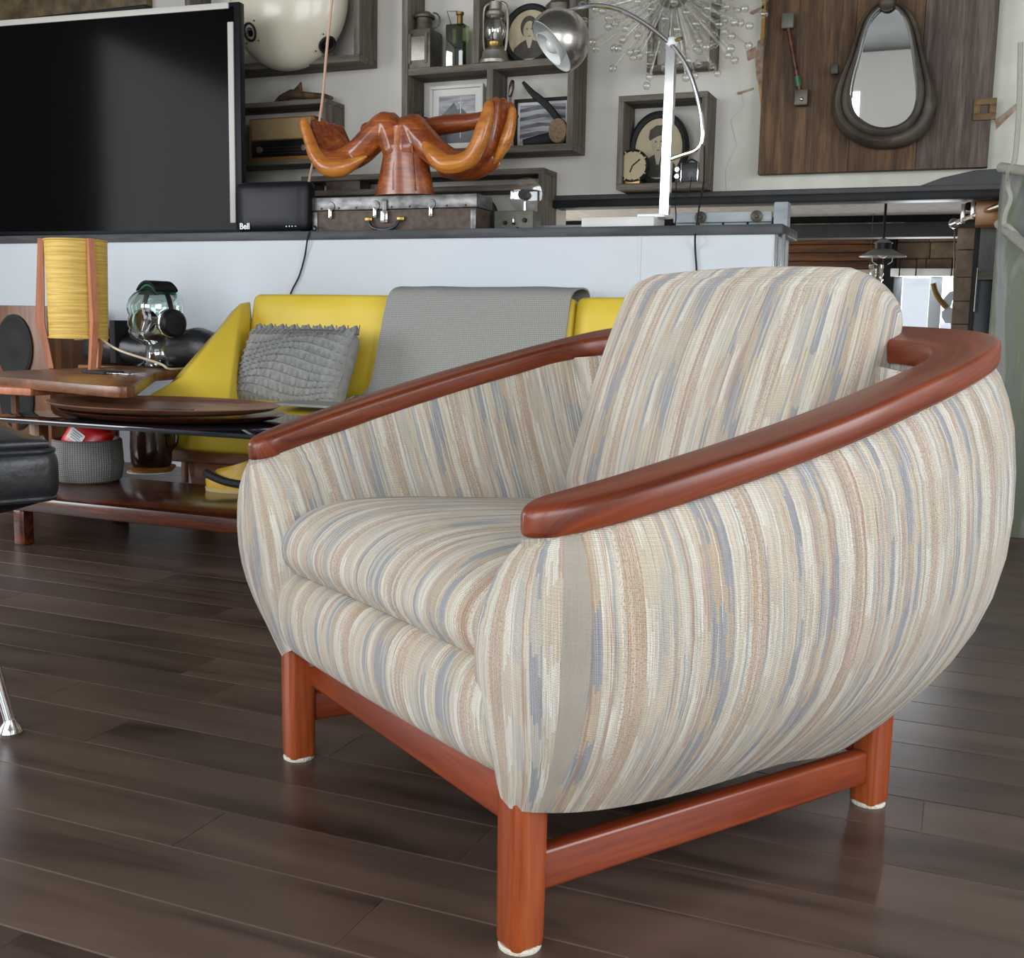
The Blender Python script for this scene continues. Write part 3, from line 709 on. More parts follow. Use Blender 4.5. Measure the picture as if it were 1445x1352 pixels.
# upholstered shell: closed plan loop, swept through a bulging profile
X_IN = 0.262
plan = []          # (x, y, bulge factor, undercut factor)
for i, o_ in enumerate(oc):
    if o_.y < -0.320: continue
    f = interp([(-0.36, 0.9), (-0.2, 1.0), (0.1, 0.9), (0.43, 0.75)], o_.y)
    plan.append((o_.x, o_.y, f, interp([(-0.33, 0.42), (-0.24, 0.72), (-0.12, 1.0)], o_.y)))
R_side = [p for p in plan]
front_r = [(-0.390, -0.336, 0.75, 0), (-0.372, -0.349, 0.5, 0), (-0.345, -0.356, 0.32, 0), (-0.315, -0.358, 0.25, 0), (-0.287, -0.354, 0.2, 0), (-0.269, -0.342, 0.05, 0), (-X_IN, -0.315, 0.0, 0.0)]
inn = [(-X_IN, -0.2, 0, 0), (-X_IN - 0.01, 0.0, 0, 0), (-X_IN - 0.02, 0.16, 0, 0), (-X_IN - 0.015, 0.27, 0, 0), (-0.22, 0.33, 0, 0), (-0.1, 0.345, 0, 0), (0.0, 0.348, 0, 0)]
front_l = [(x + (0.026 if x > -0.29 else 0.012 if x > -0.32 else 0.0), y, b, u) for x, y, b, u in front_r]
inn_l = [(-0.236, -0.2, 0, 0)] + inn[1:]
loop = R_side + front_l + inn_l + [(-x, y, b, u) for x, y, b, u in inn[-2::-1]] + [(-x, y, b, u) for x, y, b, u in front_r[::-1]]
PROF = [(0.0, -0.022), (0.012, -0.008), (0.04, 0.004), (0.09, 0.018), (0.16, 0.030), (0.27, 0.038), (0.38, 0.040), (0.48, 0.039), (0.58, 0.035), (0.67, 0.029), (0.75, 0.022), (0.82, 0.015), (0.88, 0.009), (0.93, 0.005), (0.97, 0.002), (1.0, 0.0)]
def bottom_plan(x, y, outer_):
    """where this vertex of the plan ends up at the underside"""
    if not outer_: return x, y
    s_ = math.copysign(1, x) if x else 1
    if y < -0.33:
        t_ = max(0.0, min(1.0, (abs(x) - 0.262) / 0.13)); return s_ * ((0.292 + 0.060 * t_) if s_ > 0 else (0.212 + 0.062 * t_)), y + 0.004
    f_ = max(0.0, min(1.0, (y + 0.33) / 0.45)); f_ = f_ * f_ * (3 - 2 * f_)
    xb = abs(x) * (0.352 / 0.395 * (1 - f_) + 0.335 / 0.457 * f_)
    if s_ < 0: xb -= 0.078 * (1 - f_)
    g_ = max(0.0, min(1.0, (y - 0.05) / 0.36))
    return s_ * xb, y - 0.125 * g_ - 0.006 * (1 - f_)
IN_TOP = [(-0.36, 0.345), (-0.318, 0.345), (-0.205, 0.368), (-0.02, 0.391), (0.14, 0.390), (0.215, 0.384), (0.27, 0.372), (0.31, 0.345)]
n = len(loop)
nrm = []
for i in range(n):
    a_, b_ = loop[i - 1], loop[(i + 1) % n]
    t = Vector((b_[0] - a_[0], b_[1] - a_[1], 0)).normalized()
    nrm.append(Vector((-t.y, t.x, 0)))          # path runs right front -> back -> left: outward is to the right-hand side
cen = Vector((0, 0, 0))
k0 = len(R_side) // 2
if nrm[k0].y < 0: nrm = [-q for q in nrm]
us = [0.0]
for i in range(1, n): us.append(us[-1] + math.hypot(loop[i][0] - loop[i - 1][0], loop[i][1] - loop[i - 1][1]) * 1.0)
g = G(); uvs = []; loops = []
for w, d in PROF:
    lp = []
    for i, (x, y, fb, fu) in enumerate(loop):
        zt = rail_z(y) - TH + 0.004; zb = (0.020 * max(0.0, min(1.0, (0.335 - abs(x)) / 0.06)) if y < -0.33 else 0.0) + interp([(-0.36, 0.166), (-0.15, 0.146), (0.0, 0.132), (0.2, 0.112), (0.45, 0.098)], y)
        if x < 0 and y < -0.1 and fb > 0: zb += 0.014 * min(1.0, (-0.1 - y) / 0.2)
        z = zt + (zb - zt) * w
        outer_ = fb > 0.0
        dd = d * fb if d > 0 else d * (0.9 if outer_ else 0.0)
        sk = max(0.0, (w - 0.30) / 0.70) ** 2.7
        xb_, yb_ = bottom_plan(x, y, outer_)
        xi = interp(IN_TOP, y)
        if y < -0.31 and abs(x) < 0.378:            # front panel: narrow rounded shoulder under the rail tip, fuller below
            kk = interp([(0.0, 0.80), (0.03, 0.62), (0.08, 0.45), (0.16, 0.27), (0.28, 0.11), (0.42, 0.0), (1, 0)], w)
            xx_ = abs(x) + (0.378 - abs(x)) * kk * (1.0 if y < -0.33 else 0.9)
            xx_ -= 0.014 * math.sin(PI * max(0.0, min(1.0, (w - 0.2) / 0.7))) * max(0.0, min(1.0, (0.345 - abs(x)) / 0.06))
            x_ = math.copysign(xx_, x)
        elif abs(x) <= X_IN + 0.04 and y < 0.30:    # inner arm faces flare outwards towards the rail
            k_ = interp([(0.0, 1.0), (0.25, 0.62), (0.5, 0.12), (0.62, 0.0), (1, 0)], w)
            x_ = math.copysign(abs(x) + (max(xi, abs(x)) - abs(x)) * k_, x)
        else: x_ = x
        q = Vector((x_ + (xb_ - x) * sk, y + (yb_ - y) * sk, 0)) + nrm[i] * dd
        lp.append(Vector((q.x, q.y, z)))
        uvs.append((us[i] + 0.04 * z, 0.62 - z + 0.10 * sk))
    loops.append(lp)
g.rings(loops, True, False); g.uv = uvs
part('upholstered_shell', g, 'fabric', CH, local=True, smooth=70)
# seat cushion and front apron: profiles in y,z swept across x
def sweep_x(prof, xs, name, bow=0.0, uoff=0.0, endr=0.03, drop=0.0, xc=0.026):
    g = G(); loops = []; uvs = []
    acc = [0.0]
    for a_, b_ in zip(prof, prof[1:]): acc.append(acc[-1] + math.hypot(b_[0] - a_[0], b_[1] - a_[1]))
    cy = sum(p[0] for p in prof) / len(prof); cz = sum(p[1] for p in prof) / len(prof)
    h_ = xs[-1]
    for x in xs:
        e = max(0.0, (abs(x) - (h_ - endr)) / endr); s_ = math.sqrt(max(0.0, 1 - e * e * 0.96))
        k = 1 - (x / h_) ** 2
        lp = []
        for (yy, z_), a_ in zip(prof, acc):
            sh = endr * (1 - s_)
            dy, dz = yy - cy, z_ - cz; ln = math.hypot(dy, dz) or 1
            lp.append(Vector((x + xc, yy - dy / ln * sh - bow * k * (1 if yy < cy else 0), z_ - dz / ln * sh + drop * k)))
            uvs.append((x + uoff, a_))
        loops.append(lp)
    g.rings(loops); g.uv = uvs
    return part(name, g, 'fabric', CH, local=True, smooth=75)
hs = 0.264
xs = [-hs, -hs + 0.002, -hs + 0.006, -hs + 0.014, -hs + 0.03] + [-0.2 + 0.4 * i / 12 for i in range(13)] + [hs - 0.03, hs - 0.014, hs - 0.006, hs - 0.002, hs]
sp = catmull([(0.24, 0.365, 0), (0.10, 0.384, 0), (-0.05, 0.398, 0), (-0.18, 0.409, 0), (-0.27, 0.410, 0), (-0.325, 0.398, 0), (-0.358, 0.374, 0), (-0.368, 0.345, 0), (-0.355, 0.318, 0), (-0.32, 0.305, 0), (-0.1, 0.29, 0), (0.24, 0.26, 0)], 3)
sweep_x([(p.x, p.y) for p in sp], xs, 'seat_cushion', 0.012, 3.0, 0.035, 0.010)
ap = catmull([(-0.29, 0.312, 0), (-0.333, 0.310, 0), (-0.358, 0.292, 0), (-0.367, 0.262, 0), (-0.364, 0.228, 0), (-0.352, 0.200, 0), (-0.332, 0.184, 0), (-0.29, 0.178, 0)], 3)
sweep_x([(p.x, p.y) for p in ap], [x * 1.03 for x in xs], 'front_apron', 0.006, 5.2, 0.02)
part('under_deck', G().b6(-0.26, 0.285, -0.275, 0.30, 0.185, 0.30), 'blackmatte', CH, local=True)
lt = []; uvt = []
for i, (o_, n_) in enumerate(zip(oc, ic)):
    a_, b_ = n_.lerp(o_, 0.10), n_.lerp(o_, 0.90)
    lt.append([Vector((q.x, q.y, rail_z(q.y) - TH - dz)) for q, dz in ((a_, -0.002), (b_, -0.002), (b_, 0.018), (a_, 0.018))]); uvt += [(i * 0.02, k * 0.02) for k in range(4)]
g = G().rings(lt); g.uv = uvt
part('rail_padding', g, 'fabric', CH, local=True)
# back cushion, leaning
lean = math.radians(20.5)
hx, hy, hz = 0.268, 0.075, 0.215
cc = Vector((-0.018, 0.296, 0.545))
Rl = RX(-lean)
def backfn(q):
    k = q.z / hz
    wdt = 1.0 - 0.05 * max(0, k) ** 2
    return cc + Rl @ Vector((q.x * wdt, q.y, q.z))
g = G().rbox((hx, hy, hz), 0.058, 14, (0.006, 0.030, 0.014), backfn)
g.uv = []
for q in g.loc:
    e = max(0.0, (abs(q.x) - hx + 0.06) / 0.06)
    g.uv.append((9.0 + q.x + math.copysign(1, q.x) * (q.y + hy) * min(1, e), -q.z + (q.y + hy) * 0.9))
part('back_cushion', g, 'fabric', CH, local=True, smooth=80)
# legs, felt pads, stretchers
def leg(x, y, h_, r=0.0215, back=0.0):
    pts = []
    for k in range(20):
        a_ = 2 * PI * k / 20; c, s_ = math.cos(a_), math.sin(a_); e = 0.46
        pts.append((math.copysign(abs(c) ** e, c) * r, math.copysign(abs(s_) ** e, s_) * r))
    lv = [(0.004, 0.94), (0.012, 1.0), (h_ * 0.5, 1.03), (h_, 1.05)]
    o = part('leg', G().rings([[Vector((x + px_ * s_, y + py_ * s_ + back * z_ / h_, z_)) for px_, py_ in pts] for z_, s_ in lv]), 'teak_z', CH, local=True, smooth=40)
    part('felt_pad', G().lathe([(0.0235, 0.0), (0.0240, 0.003), (0.0225, 0.0055)], (x, y, 0.0), 24), 'felt', CH, local=True, sub=o)
leg(0.3215, -0.3285, 0.20); leg(-0.2955, -0.306, 0.20); leg(0.2953, 0.306, 0.16); leg(-0.30, 0.32, 0.16)
def beam(name, a_, b_, h_, t_, mat):
    a_, b_ = Vector(a_), Vector(b_); d = b_ - a_; L_ = d.length
    q = d.to_track_quat('X', 'Z').to_matrix()
    o = bpy.data.objects.new(name, to_mesh(name, G().box((0, 0, 0), (L_, t_, h_), 0.006, seg=3), M[mat])); COL.objects.link(o)
    o.parent = CH; o.matrix_local = Matrix.Translation((a_ + b_) / 2) @ q.to_4x4()
beam('side_stretcher', (0.318, -0.325, 0.082), (0.293, 0.30, 0.058), 0.048, 0.024, 'teak_x')
beam('side_stretcher', (-0.293, -0.30, 0.082), (-0.296, 0.31, 0.058), 0.048, 0.024, 'teak_x')
beam('front_stretcher', (-0.29, -0.285, 0.155), (0.315, -0.308, 0.155), 0.075, 0.024, 'teak_x')
beam('rear_stretcher', (-0.296, 0.31, 0.10), (0.292, 0.30, 0.10), 0.06, 0.024, 'teak_x')

# ================================================================== BLACK LEATHER OTTOMAN (left edge)
OT = empty('leather_ottoman', (-1.635, 1.178, 0), math.radians(60), 'black leather padded seat on splayed chrome legs at the left edge', 'ottoman')
def at_o(q): return q
g = G().rbox((0.30, 0.17, 0.045), 0.026, 8, (0.003, 0.004, 0.006), lambda q: q + Vector((0, 0, 0.418)))
cu = part('seat_pad', g, 'leather', OT, local=True, smooth=70)
def rr_loop(hx, hy, r, z, n=8):
    out = []
    for cx_, cy_, a0 in ((hx - r, hy - r, 0), (-hx + r, hy - r, PI / 2), (-hx + r, -hy + r, PI), (hx - r, -hy + r, 1.5 * PI)):
        for k in range(n + 1):
            a_ = a0 + PI / 2 * k / n; out.append(Vector((cx_ + r * math.cos(a_), cy_ + r * math.sin(a_), z)))
    return out
for z_ in (0.455, 0.380):
    lp = rr_loop(0.295, 0.166, 0.035, z_)
    part('piping', G().tube(lp + lp[:1], 0.005, 8), 'leather', OT, local=True, sub=cu)
g = G().rings([rr_loop(a_, b_, c_, z_) for a_, b_, c_, z_ in ((0.28, 0.155, 0.04, 0.388), (0.29, 0.164, 0.05, 0.382), (0.28, 0.155, 0.06, 0.368), (0.25, 0.13, 0.06, 0.356), (0.20, 0.10, 0.06, 0.350))])
part('shell', g, 'blackplastic', OT, local=True, smooth=60)
g = G().rbox((0.286, 0.158, 0.008), 0.007, 6, (0, 0, 0.006), lambda q: q + Vector((0, 0, 0.466)))
part('top_pad', g, 'leather', OT, local=True, smooth=70)
for sx in (-1, 1):
    for sy in (-1, 1):
        a_ = Vector((sx * 0.15, sy * 0.085, 0.358)); b_ = Vector((sx * 0.21, sy * 0.15, 0.018))
        o = part('leg', G().tube([a_, a_.lerp(b_, 0.5), b_], [0.011, 0.010, 0.009], 14), 'chrome', OT, local=True)
        part('foot_glide', G().lathe([(0.0, 0.0), (0.017, 0.0), (0.019, 0.004), (0.016, 0.012), (0.010, 0.02), (0.009, 0.026)], (b_.x, b_.y, 0), 18), 'chrome', OT, local=True, sub=o)
part('corner_clip', G().box((0.292, 0.02, 0.450), (0.02, 0.03, 0.026), 0.006).tube([(0.296, 0.02, 0.452), (0.322, 0.02, 0.456)], 0.007, 10), 'chrome', OT, local=True)

# ================================================================== COFFEE TABLE with things on it
TX0, TX1, TY0, TY1 = -3.05, -1.32, 2.40, 2.86
SHZ, GLZ = 0.147, 0.372
CT = empty('coffee_table', ((TX0 + TX1) / 2, (TY0 + TY1) / 2, 0), 0, 'low coffee table with smoked glass top and glossy rosewood shelf', 'coffee table')
part('lower_shelf', G().b6(TX0, TX1, TY0, TY1, 0.103, SHZ, 0.008), 'rose', CT)
part('glass_top', G().b6(TX0 + 0.35, TX1 - 0.02, TY0, 2.98, GLZ - 0.013, GLZ, 0.002), 'blackglass', CT)
for x in (-2.56, TX1 - 0.06):
    for yy in (TY0 + 0.03, TY1 - 0.03):
        part('leg', G().b6(x - 0.02, x + 0.02, yy - 0.02, yy + 0.02, 0.0, 0.103, 0.004), 'rose', CT)
for x in (-2.60, TX1 - 0.12):
    part('post', G().b6(x - 0.02, x + 0.02, TY1 - 0.1, TY1 - 0.06, SHZ, GLZ - 0.013, 0.004), 'walnut_z', CT)
    part('post', G().b6(x - 0.02, x + 0.02, TY0 + 0.12, TY0 + 0.16, SHZ, GLZ - 0.013, 0.004), 'walnut_z', CT)
def oval_tray(name, cx_, cy_, z0, a_, b_, mat, label):
    pr = [(0.0, 0.0), (0.80, 0.0), (0.93, 0.008), (1.0, 0.020), (0.985, 0.022), (0.91, 0.012), (0.79, 0.006), (0.0, 0.006)]
    g = G().lathe([(r * a_, z_) for r, z_ in pr], (cx_, cy_, z0), 56, None, (1, b_ / a_))
    return solo(name, g, mat, label, 'tray', 'stacked oval trays')
tl, tr = P(72, 590, 2.62), P(362, 590, 2.62)
tcx = (tl.x + tr.x) / 2; ta = (tr.x - tl.x) / 2
oval_tray('oval_tray', tcx + 0.02, 2.69, GLZ, ta * 0.98, 0.255, 'rose', 'darker lower oval wooden tray lying on the glass table top')
oval_tray('oval_tray', tcx - 0.002, 2.68, GLZ + 0.0225, ta * 1.0, 0.265, 'traywood', 'brown upper oval wooden tray with a raised rim')
q = Gz(241, 581, GLZ + 0.031)
solo('wallet', G().box((q.x, q.y, GLZ + 0.0335), (0.11, 0.075, 0.009), 0.003, RZ(0.25)), 'leather', 'thin dark wallet lying in the upper oval tray', 'wallet')
# woven basket
q = Gz(112, 680, SHZ)
BK = empty('woven_basket', (q.x, q.y + 0.04, SHZ), 0, 'round grey woven rope basket on the rosewood shelf', 'basket')
prf = [(r_ * 1.12, z_ * 1.12) for r_, z_ in [(0.0, 0.0), (0.080, 0.0), (0.092, 0.008), (0.098, 0.05), (0.094, 0.118), (0.090, 0.121), (0.087, 0.118), (0.090, 0.05), (0.083, 0.010), (0.0, 0.008)]]
g = G().lathe(prf, (0, 0, 0), 40); g.uv = []
for i, (r, z_) in enumerate(prf):
    for k in range(40): g.uv.append((2 * PI * 0.095 * k / 40, z_ if i < 5 else 0.24 - z_))
part('basket_body', g, 'basket', BK, local=True, smooth=60)
PK = empty('plastic_packet', (q.x + 0.015, q.y + 0.02, SHZ + 0.012), 0.0, 'shiny red plastic packet with white label inside the woven basket', 'packet')
Rp = RY(0.5) @ RX(-0.25)
g = G().rbox((0.070, 0.03, 0.066), 0.02, 6, (0, 0.01, 0), lambda v: Rp @ v + Vector((0.005, 0, 0.125)))
po = part('packet_body', g, 'red', PK, local=True, smooth=60)
g = G().box((0, 0, 0), (0.058, 0.002, 0.036), 0.0); g.v = [Rp @ (v + Vector((-0.012, -0.040, -0.004))) + Vector((0.005, 0, 0.125)) for v in g.v]
part('label', g, 'whiteprint', PK, local=True)
for k in range(4):
    g = G().box((0, 0, 0), (0.040 - 0.008 * (k % 2), 0.001, 0.0025)); g.v = [Rp @ (v + Vector((-0.012, -0.0415, 0.006 - 0.007 * k))) + Vector((0.005, 0, 0.125)) for v in g.v]
    part('print_line', g, 'photo_grey', PK, local=True)
# brown glazed jug on a wooden saucer
q = Gz(200, 668, SHZ)
solo('wooden_saucer', G().lathe([(0.0, 0.0), (0.068, 0.0), (0.078, 0.012), (0.080, 0.018), (0.074, 0.018), (0.070, 0.0175), (0.0, 0.0175)], (q.x, q.y + 0.05, SHZ + 0.003), 36), 'honey', 'round wooden saucer under the brown glazed jug', 'saucer')
solo('paper_coaster', G().lathe([(0.0, 0), (0.074, 0), (0.074, 0.003), (0, 0.003)], (q.x - 0.006, q.y + 0.045, SHZ), 30), 'white', 'white paper coaster under the wooden saucer', 'coaster')
JG = empty('glazed_jug', (q.x, q.y + 0.05, SHZ + 0.0215), 0, 'squat dark brown glazed jug standing in a wooden saucer', 'jug')
JP = [(0.0, 0.0), (0.054, 0.0), (0.060, 0.01), (0.062, 0.06), (0.060, 0.12), (0.054, 0.155), (0.046, 0.165), (0.042, 0.163), (0.050, 0.15), (0.055, 0.12), (0.055, 0.02), (0.0, 0.012)]
part('jug_body', G().lathe([(r_ * 1.12, z_ * 1.12) for r_, z_ in JP], (0, 0, 0), 36), 'brownglaze', JG, local=True, smooth=60)
part('jug_handle', G().tube(catmull([(0.062, 0.01, 0.15), (0.092, 0.014, 0.135), (0.094, 0.014, 0.085), (0.068, 0.01, 0.055)], 5), 0.008, 8), 'brownglaze', JG, local=True)
# yellow shoe
q = Gz(310, 697, SHZ)
SH = empty('yellow_shoe', (q.x + 0.01, q.y + 0.06, SHZ), 0.15, 'small mustard yellow shoe with dark strap beside the armchair', 'shoe')
def shoe_loop(z_, sx, sy, x0):
    return [Vector((x0 + sx * math.cos(2 * PI * k / 24) * (1.0 if math.cos(2 * PI * k / 24) > 0 else 1.25), sy * math.sin(2 * PI * k / 24), z_ + (0.018 * math.cos(2 * PI * k / 24) if z_ > 0.06 else 0))) for k in range(24)]
part('upper', G().rings([shoe_loop(0.012, 0.075, 0.038, 0), shoe_loop(0.035, 0.077, 0.040, 0), shoe_loop(0.065, 0.066, 0.036, 0.006), shoe_loop(0.085, 0.056, 0.031, 0.014), shoe_loop(0.086, 0.052, 0.027, 0.014), shoe_loop(0.05, 0.054, 0.028, 0.008)]), 'yellowshoe', SH, local=True, smooth=60)
part('sole', G().rings([shoe_loop(0.0, 0.076, 0.039, 0), shoe_loop(0.012, 0.078, 0.041, 0)]), 'shoe_lining', SH, local=True)
part('lining', G().rings([shoe_loop(0.052, 0.05, 0.026, 0.008), shoe_loop(0.080, 0.051, 0.0265, 0.014)]), 'shoe_lining', SH, local=True, smooth=60)
part('strap', G().tube(catmull([(-0.088, -0.012, 0.055), (-0.05, -0.040, 0.048), (0.0, -0.045, 0.035), (0.06, -0.036, 0.028), (0.082, -0.012, 0.03)], 5), [0.013] * 21, 8), 'blackmatte', SH, local=True)
part('buckle', G().box((0.082, -0.034, 0.012), (0.022, 0.008, 0.010), 0.003), 'chrome', SH, local=True)

# ================================================================== SPEAKER, SIDE TABLE, LAMP
sx0, sx1, _, sz1 = rect(-40, 431, 64, 590, 3.62)
SPK = empty('loudspeaker', ((sx0 + sx1) / 2, 3.78, 0), 0, 'walnut cabinet loudspeaker with two round black drivers', 'loudspeaker')
part('cabinet', G().b6(sx0, sx1, 3.64, 3.92, 0.0, sz1, 0.004), 'walnut_z', SPK)
for cx_, cy_, r in ((22, 490, 25), (25, 562, 24)):
    c = P(cx_, cy_, 3.64); rr = (P(cx_ + r, cy_, 3.64) - c).length
    dv = part('driver', G().lathe([(0.0, 0.0), (rr * 1.0, 0.0), (rr * 1.0, 0.010), (rr * 0.9, 0.016), (rr * 0.55, 0.004), (rr * 0.3, 0.010), (0.0, 0.016)], c + Vector((0, 0.002, 0)), 36, RX(PI / 2), (1, 1.4)), 'blackmatte', SPK)
TZ = 0.468
def tb(px_, py_): v = Gz(px_, py_, TZ); return (v.x, v.y)
pc = Gz(172, 546, TZ); pa = Gz(-60, 526, TZ)
rt = Vector((-2.80, 3.30, TZ)); lf = Vector((pa.x, 3.58, TZ))
corner = [pa, Vector((pc.x - 0.06, pc.y + 0.012, TZ)), Vector((pc.x - 0.02, pc.y + 0.008, TZ)), Vector((pc.x - 0.004, pc.y + 0.026, TZ)), Vector((pc.x - 0.014, pc.y + 0.07, TZ)), rt, Vector((-2.90, 3.78, TZ)), Vector((-2.96, 3.84, TZ)), Vector((-3.42, 3.84, TZ)), Vector((-3.44, 3.58, TZ)), lf]
ST = empty('side_table', (pc.x - 0.5, pc.y + 0.4, 0), 0, 'wedge shaped teak side table with rounded corner carrying the lamp', 'side table')
g = G().prism(corner, (0, 0, -0.034))
bm = bmesh.new(); bm.from_mesh(to_mesh('tmp', g, M['walnut'], None)); bmesh.ops.bevel(bm, geom=list(bm.edges), offset=0.004, segments=2, profile=0.5, affect='EDGES')
part('table_top', G().from_bm(bm), 'walnut', ST)
for x, yy in ((pc.x - 0.42, pc.y + 0.42), (pc.x - 0.95, pc.y + 0.24), (-3.00, 3.70), (-3.36, 3.70)):
    part('leg', G().tube([(x, yy, 0.0), (x, yy, TZ - 0.034)], [0.014, 0.020], 12), 'walnut_z', ST)
# low nesting table corner at the left edge
nq = Gz(43, 548, 0.44)
NT = empty('nesting_table', (nq.x - 0.3, nq.y + 0.12, 0), 0, 'small teak nesting table cut off by the left edge', 'side table')
part('table_top', G().b6(nq.x - 0.65, nq.x, nq.y, nq.y + 0.26, 0.415, 0.44, 0.006), 'pinkwood', NT)
for x in (nq.x - 0.60, nq.x - 0.3):
    for yy in (nq.y + 0.03, nq.y + 0.22): part('leg', G().tube([(x, yy, 0), (x, yy, 0.415)], [0.010, 0.014], 10), 'walnut_z', NT)
# lamp
lb = Gz(113, 520, TZ)
LP = empty('table_lamp', (lb.x, lb.y, TZ), 0, 'table lamp with ribbed yellow drum shade held by teak legs', 'lamp')
kz = (P(100, 340, lb.y).z - TZ); kb = (P(100, 476, lb.y).z - TZ)
wt = 45 * dot(110, 345, lb.y); wbm = 42 * dot(118, 470, lb.y)
prf = [(wbm, kb), (wbm + (wt - wbm) * 0.33, kb + (kz - kb) * 0.33), (wbm + (wt - wbm) * 0.66, kb + (kz - kb) * 0.66), (wt, kz), (wt - 0.004, kz), (wbm - 0.004, kb)]
g = G(); nn = 48; pr2 = prf + prf[:1]
g.lathe(pr2, (0.0, 0.0, 0.0), nn); g.f = g.f[:len(g.f) - 2] if len(g.f) > nn * (len(pr2) - 1) else g.f
sh = part('shade', g, 'shade', LP, local=True, smooth=40)
for z_, r in ((kz, wt), (kb, wbm)):
    lp_ = [(math.cos(a_) * r, math.sin(a_) * r, z_) for a_ in [2 * PI * k / 40 for k in range(41)]]
    part('shade_ring', G().tube(lp_, 0.004, 6), 'shade', LP, local=True, sub=sh)
for ang in (math.radians(217.4), math.radians(-22.6), math.radians(97.4)):
    d = Vector((math.cos(ang), math.sin(ang), 0)); tt = Vector((-d.y, d.x, 0))
    def lr(r, z_, w_): return d * r + Vector((0, 0, z_)), w_
    st = [lr(wbm * 0.98, 0.0, 0.010), lr(wbm + 0.030, kb + 0.06, 0.016), lr(wt + 0.010, kz + 0.004, 0.010)]
    loops = []
    for (c_, w_) in st: loops.append([c_ + d * a_ * w_ + tt * b_ * 0.011 for a_, b_ in ((-1, -1), (1, -1), (1, 1), (-1, 1))])
    part('leg', G().rings(loops), 'pinkwood', LP, local=True, smooth=None)
part('bulb_socket', G().tube([(0, 0, kb - 0.01), (0, 0, kb + 0.08)], 0.018, 14).ball((0, 0, kb + 0.12), 0.035, 14), 'white', LP, local=True)
part('socket_arm', G().tube([(-wbm * 0.9, 0, kb + 0.01), (wbm * 0.9, 0, kb + 0.01)], 0.004, 8).tube([(0, -wbm * 0.9, kb + 0.01), (0, wbm * 0.9, kb + 0.01)], 0.004, 8), 'brass', LP, local=True)
a_ = P(143, 478, lb.y); e_ = Gz(242, 521, TZ + 0.006); m1 = P(175, 497, lb.y - 0.02); m2 = P(225, 513, (lb.y + e_.y) / 2)
part('cord', G().tube(catmull([a_, P(155, 487, lb.y), m1, m2, e_, Vector((-2.93, 3.74, TZ + 0.006)), Vector((-2.94, 3.86, TZ + 0.004)), Vector((-2.94, 3.90, TZ - 0.06)), Vector((-2.94, 3.90, 0.2)), Vector((-2.94, 3.91, 0.006))], 5), 0.0045, 8), 'cord', LP)
# glass head with headphones
hq = Gz(222, 518, TZ)
HD = empty('mannequin_bust', (hq.x, hq.y, TZ), math.radians(70), 'clear aqua glass mannequin head on the teak side table', 'glass head')
hs_ = (P(222, 404, hq.y).z - TZ)
def head_loop(z_, rx, ry, ox, nose=0.0):
    rx *= 0.98; ry *= 1.02; out = []
    for k in range(40):
        a_ = 2 * PI * k / 40; c_, s_ = math.cos(a_), math.sin(a_)
        x = rx * c_ + ox
        if nose and c_ < -0.5: x -= nose * max(0, 1 - (s_ / 0.28) ** 2)
        out.append(Vector((x * hs_, ry * s_ * hs_, z_ * hs_)))
    return out
HL = [(0.0, 0.26, 0.26, 0.0, 0), (0.02, 0.27, 0.27, 0.0, 0), (0.06, 0.20, 0.20, 0.02, 0), (0.14, 0.17, 0.17, 0.03, 0), (0.26, 0.17, 0.165, 0.04, 0), (0.32, 0.22, 0.18, -0.01, 0), (0.36, 0.28, 0.20, -0.05, 0), (0.41, 0.315, 0.23, -0.04, 0.01), (0.45, 0.32, 0.24, -0.03, 0.035), (0.48, 0.325, 0.25, -0.02, 0.02),
      (0.52, 0.33, 0.26, -0.01, 0.055), (0.57, 0.335, 0.27, 0.0, 0.06), (0.63, 0.345, 0.275, 0.01, 0.025), (0.68, 0.365, 0.28, 0.0, 0.0), (0.76, 0.375, 0.285, 0.0, 0), (0.84, 0.355, 0.27, 0.01, 0), (0.91, 0.30, 0.23, 0.02, 0), (0.965, 0.20, 0.155, 0.03, 0), (0.995, 0.08, 0.06, 0.03, 0)]
part('head', G().rings([head_loop(*a_) for a_ in HL]), 'headglass', HD, local=True, smooth=80)
HP = empty('headphones', (hq.x, hq.y, TZ + hs_ * 0.45), math.radians(70), 'black over ear headphones with green band worn by the glass head', 'headphones')
arch = [Vector((0.02 * hs_, math.cos(t) * 0.345 * hs_, (0.12 + math.sin(t) * 0.462) * hs_)) for t in [PI * k / 18 for k in range(19)]]
bd = part('headband', G().tube(arch, [0.010] * 19, 8), 'blackplastic', HP, local=True)
bloop = []
for p in arch[5:14]:
    bloop.append([p + Vector((dx * 0.15 * hs_, 0, 0)) + (p - Vector((0.02 * hs_, 0, 0.12 * hs_))).normalized() * dr for dx, dr in ((-1, 0.002), (1, 0.002), (1, 0.012), (-1, 0.012))])
part('band_pad', G().rings(bloop), 'blackplastic', HP, local=True, sub=bd)
bl2 = [[v + (Vector((0.02 * hs_, 0, 0.12 * hs_)) - v).normalized() * 0.014 for v in l_] for l_ in bloop]
part('inner_pad', G().rings(bl2), 'greenband', HP, local=True, sub=bd)
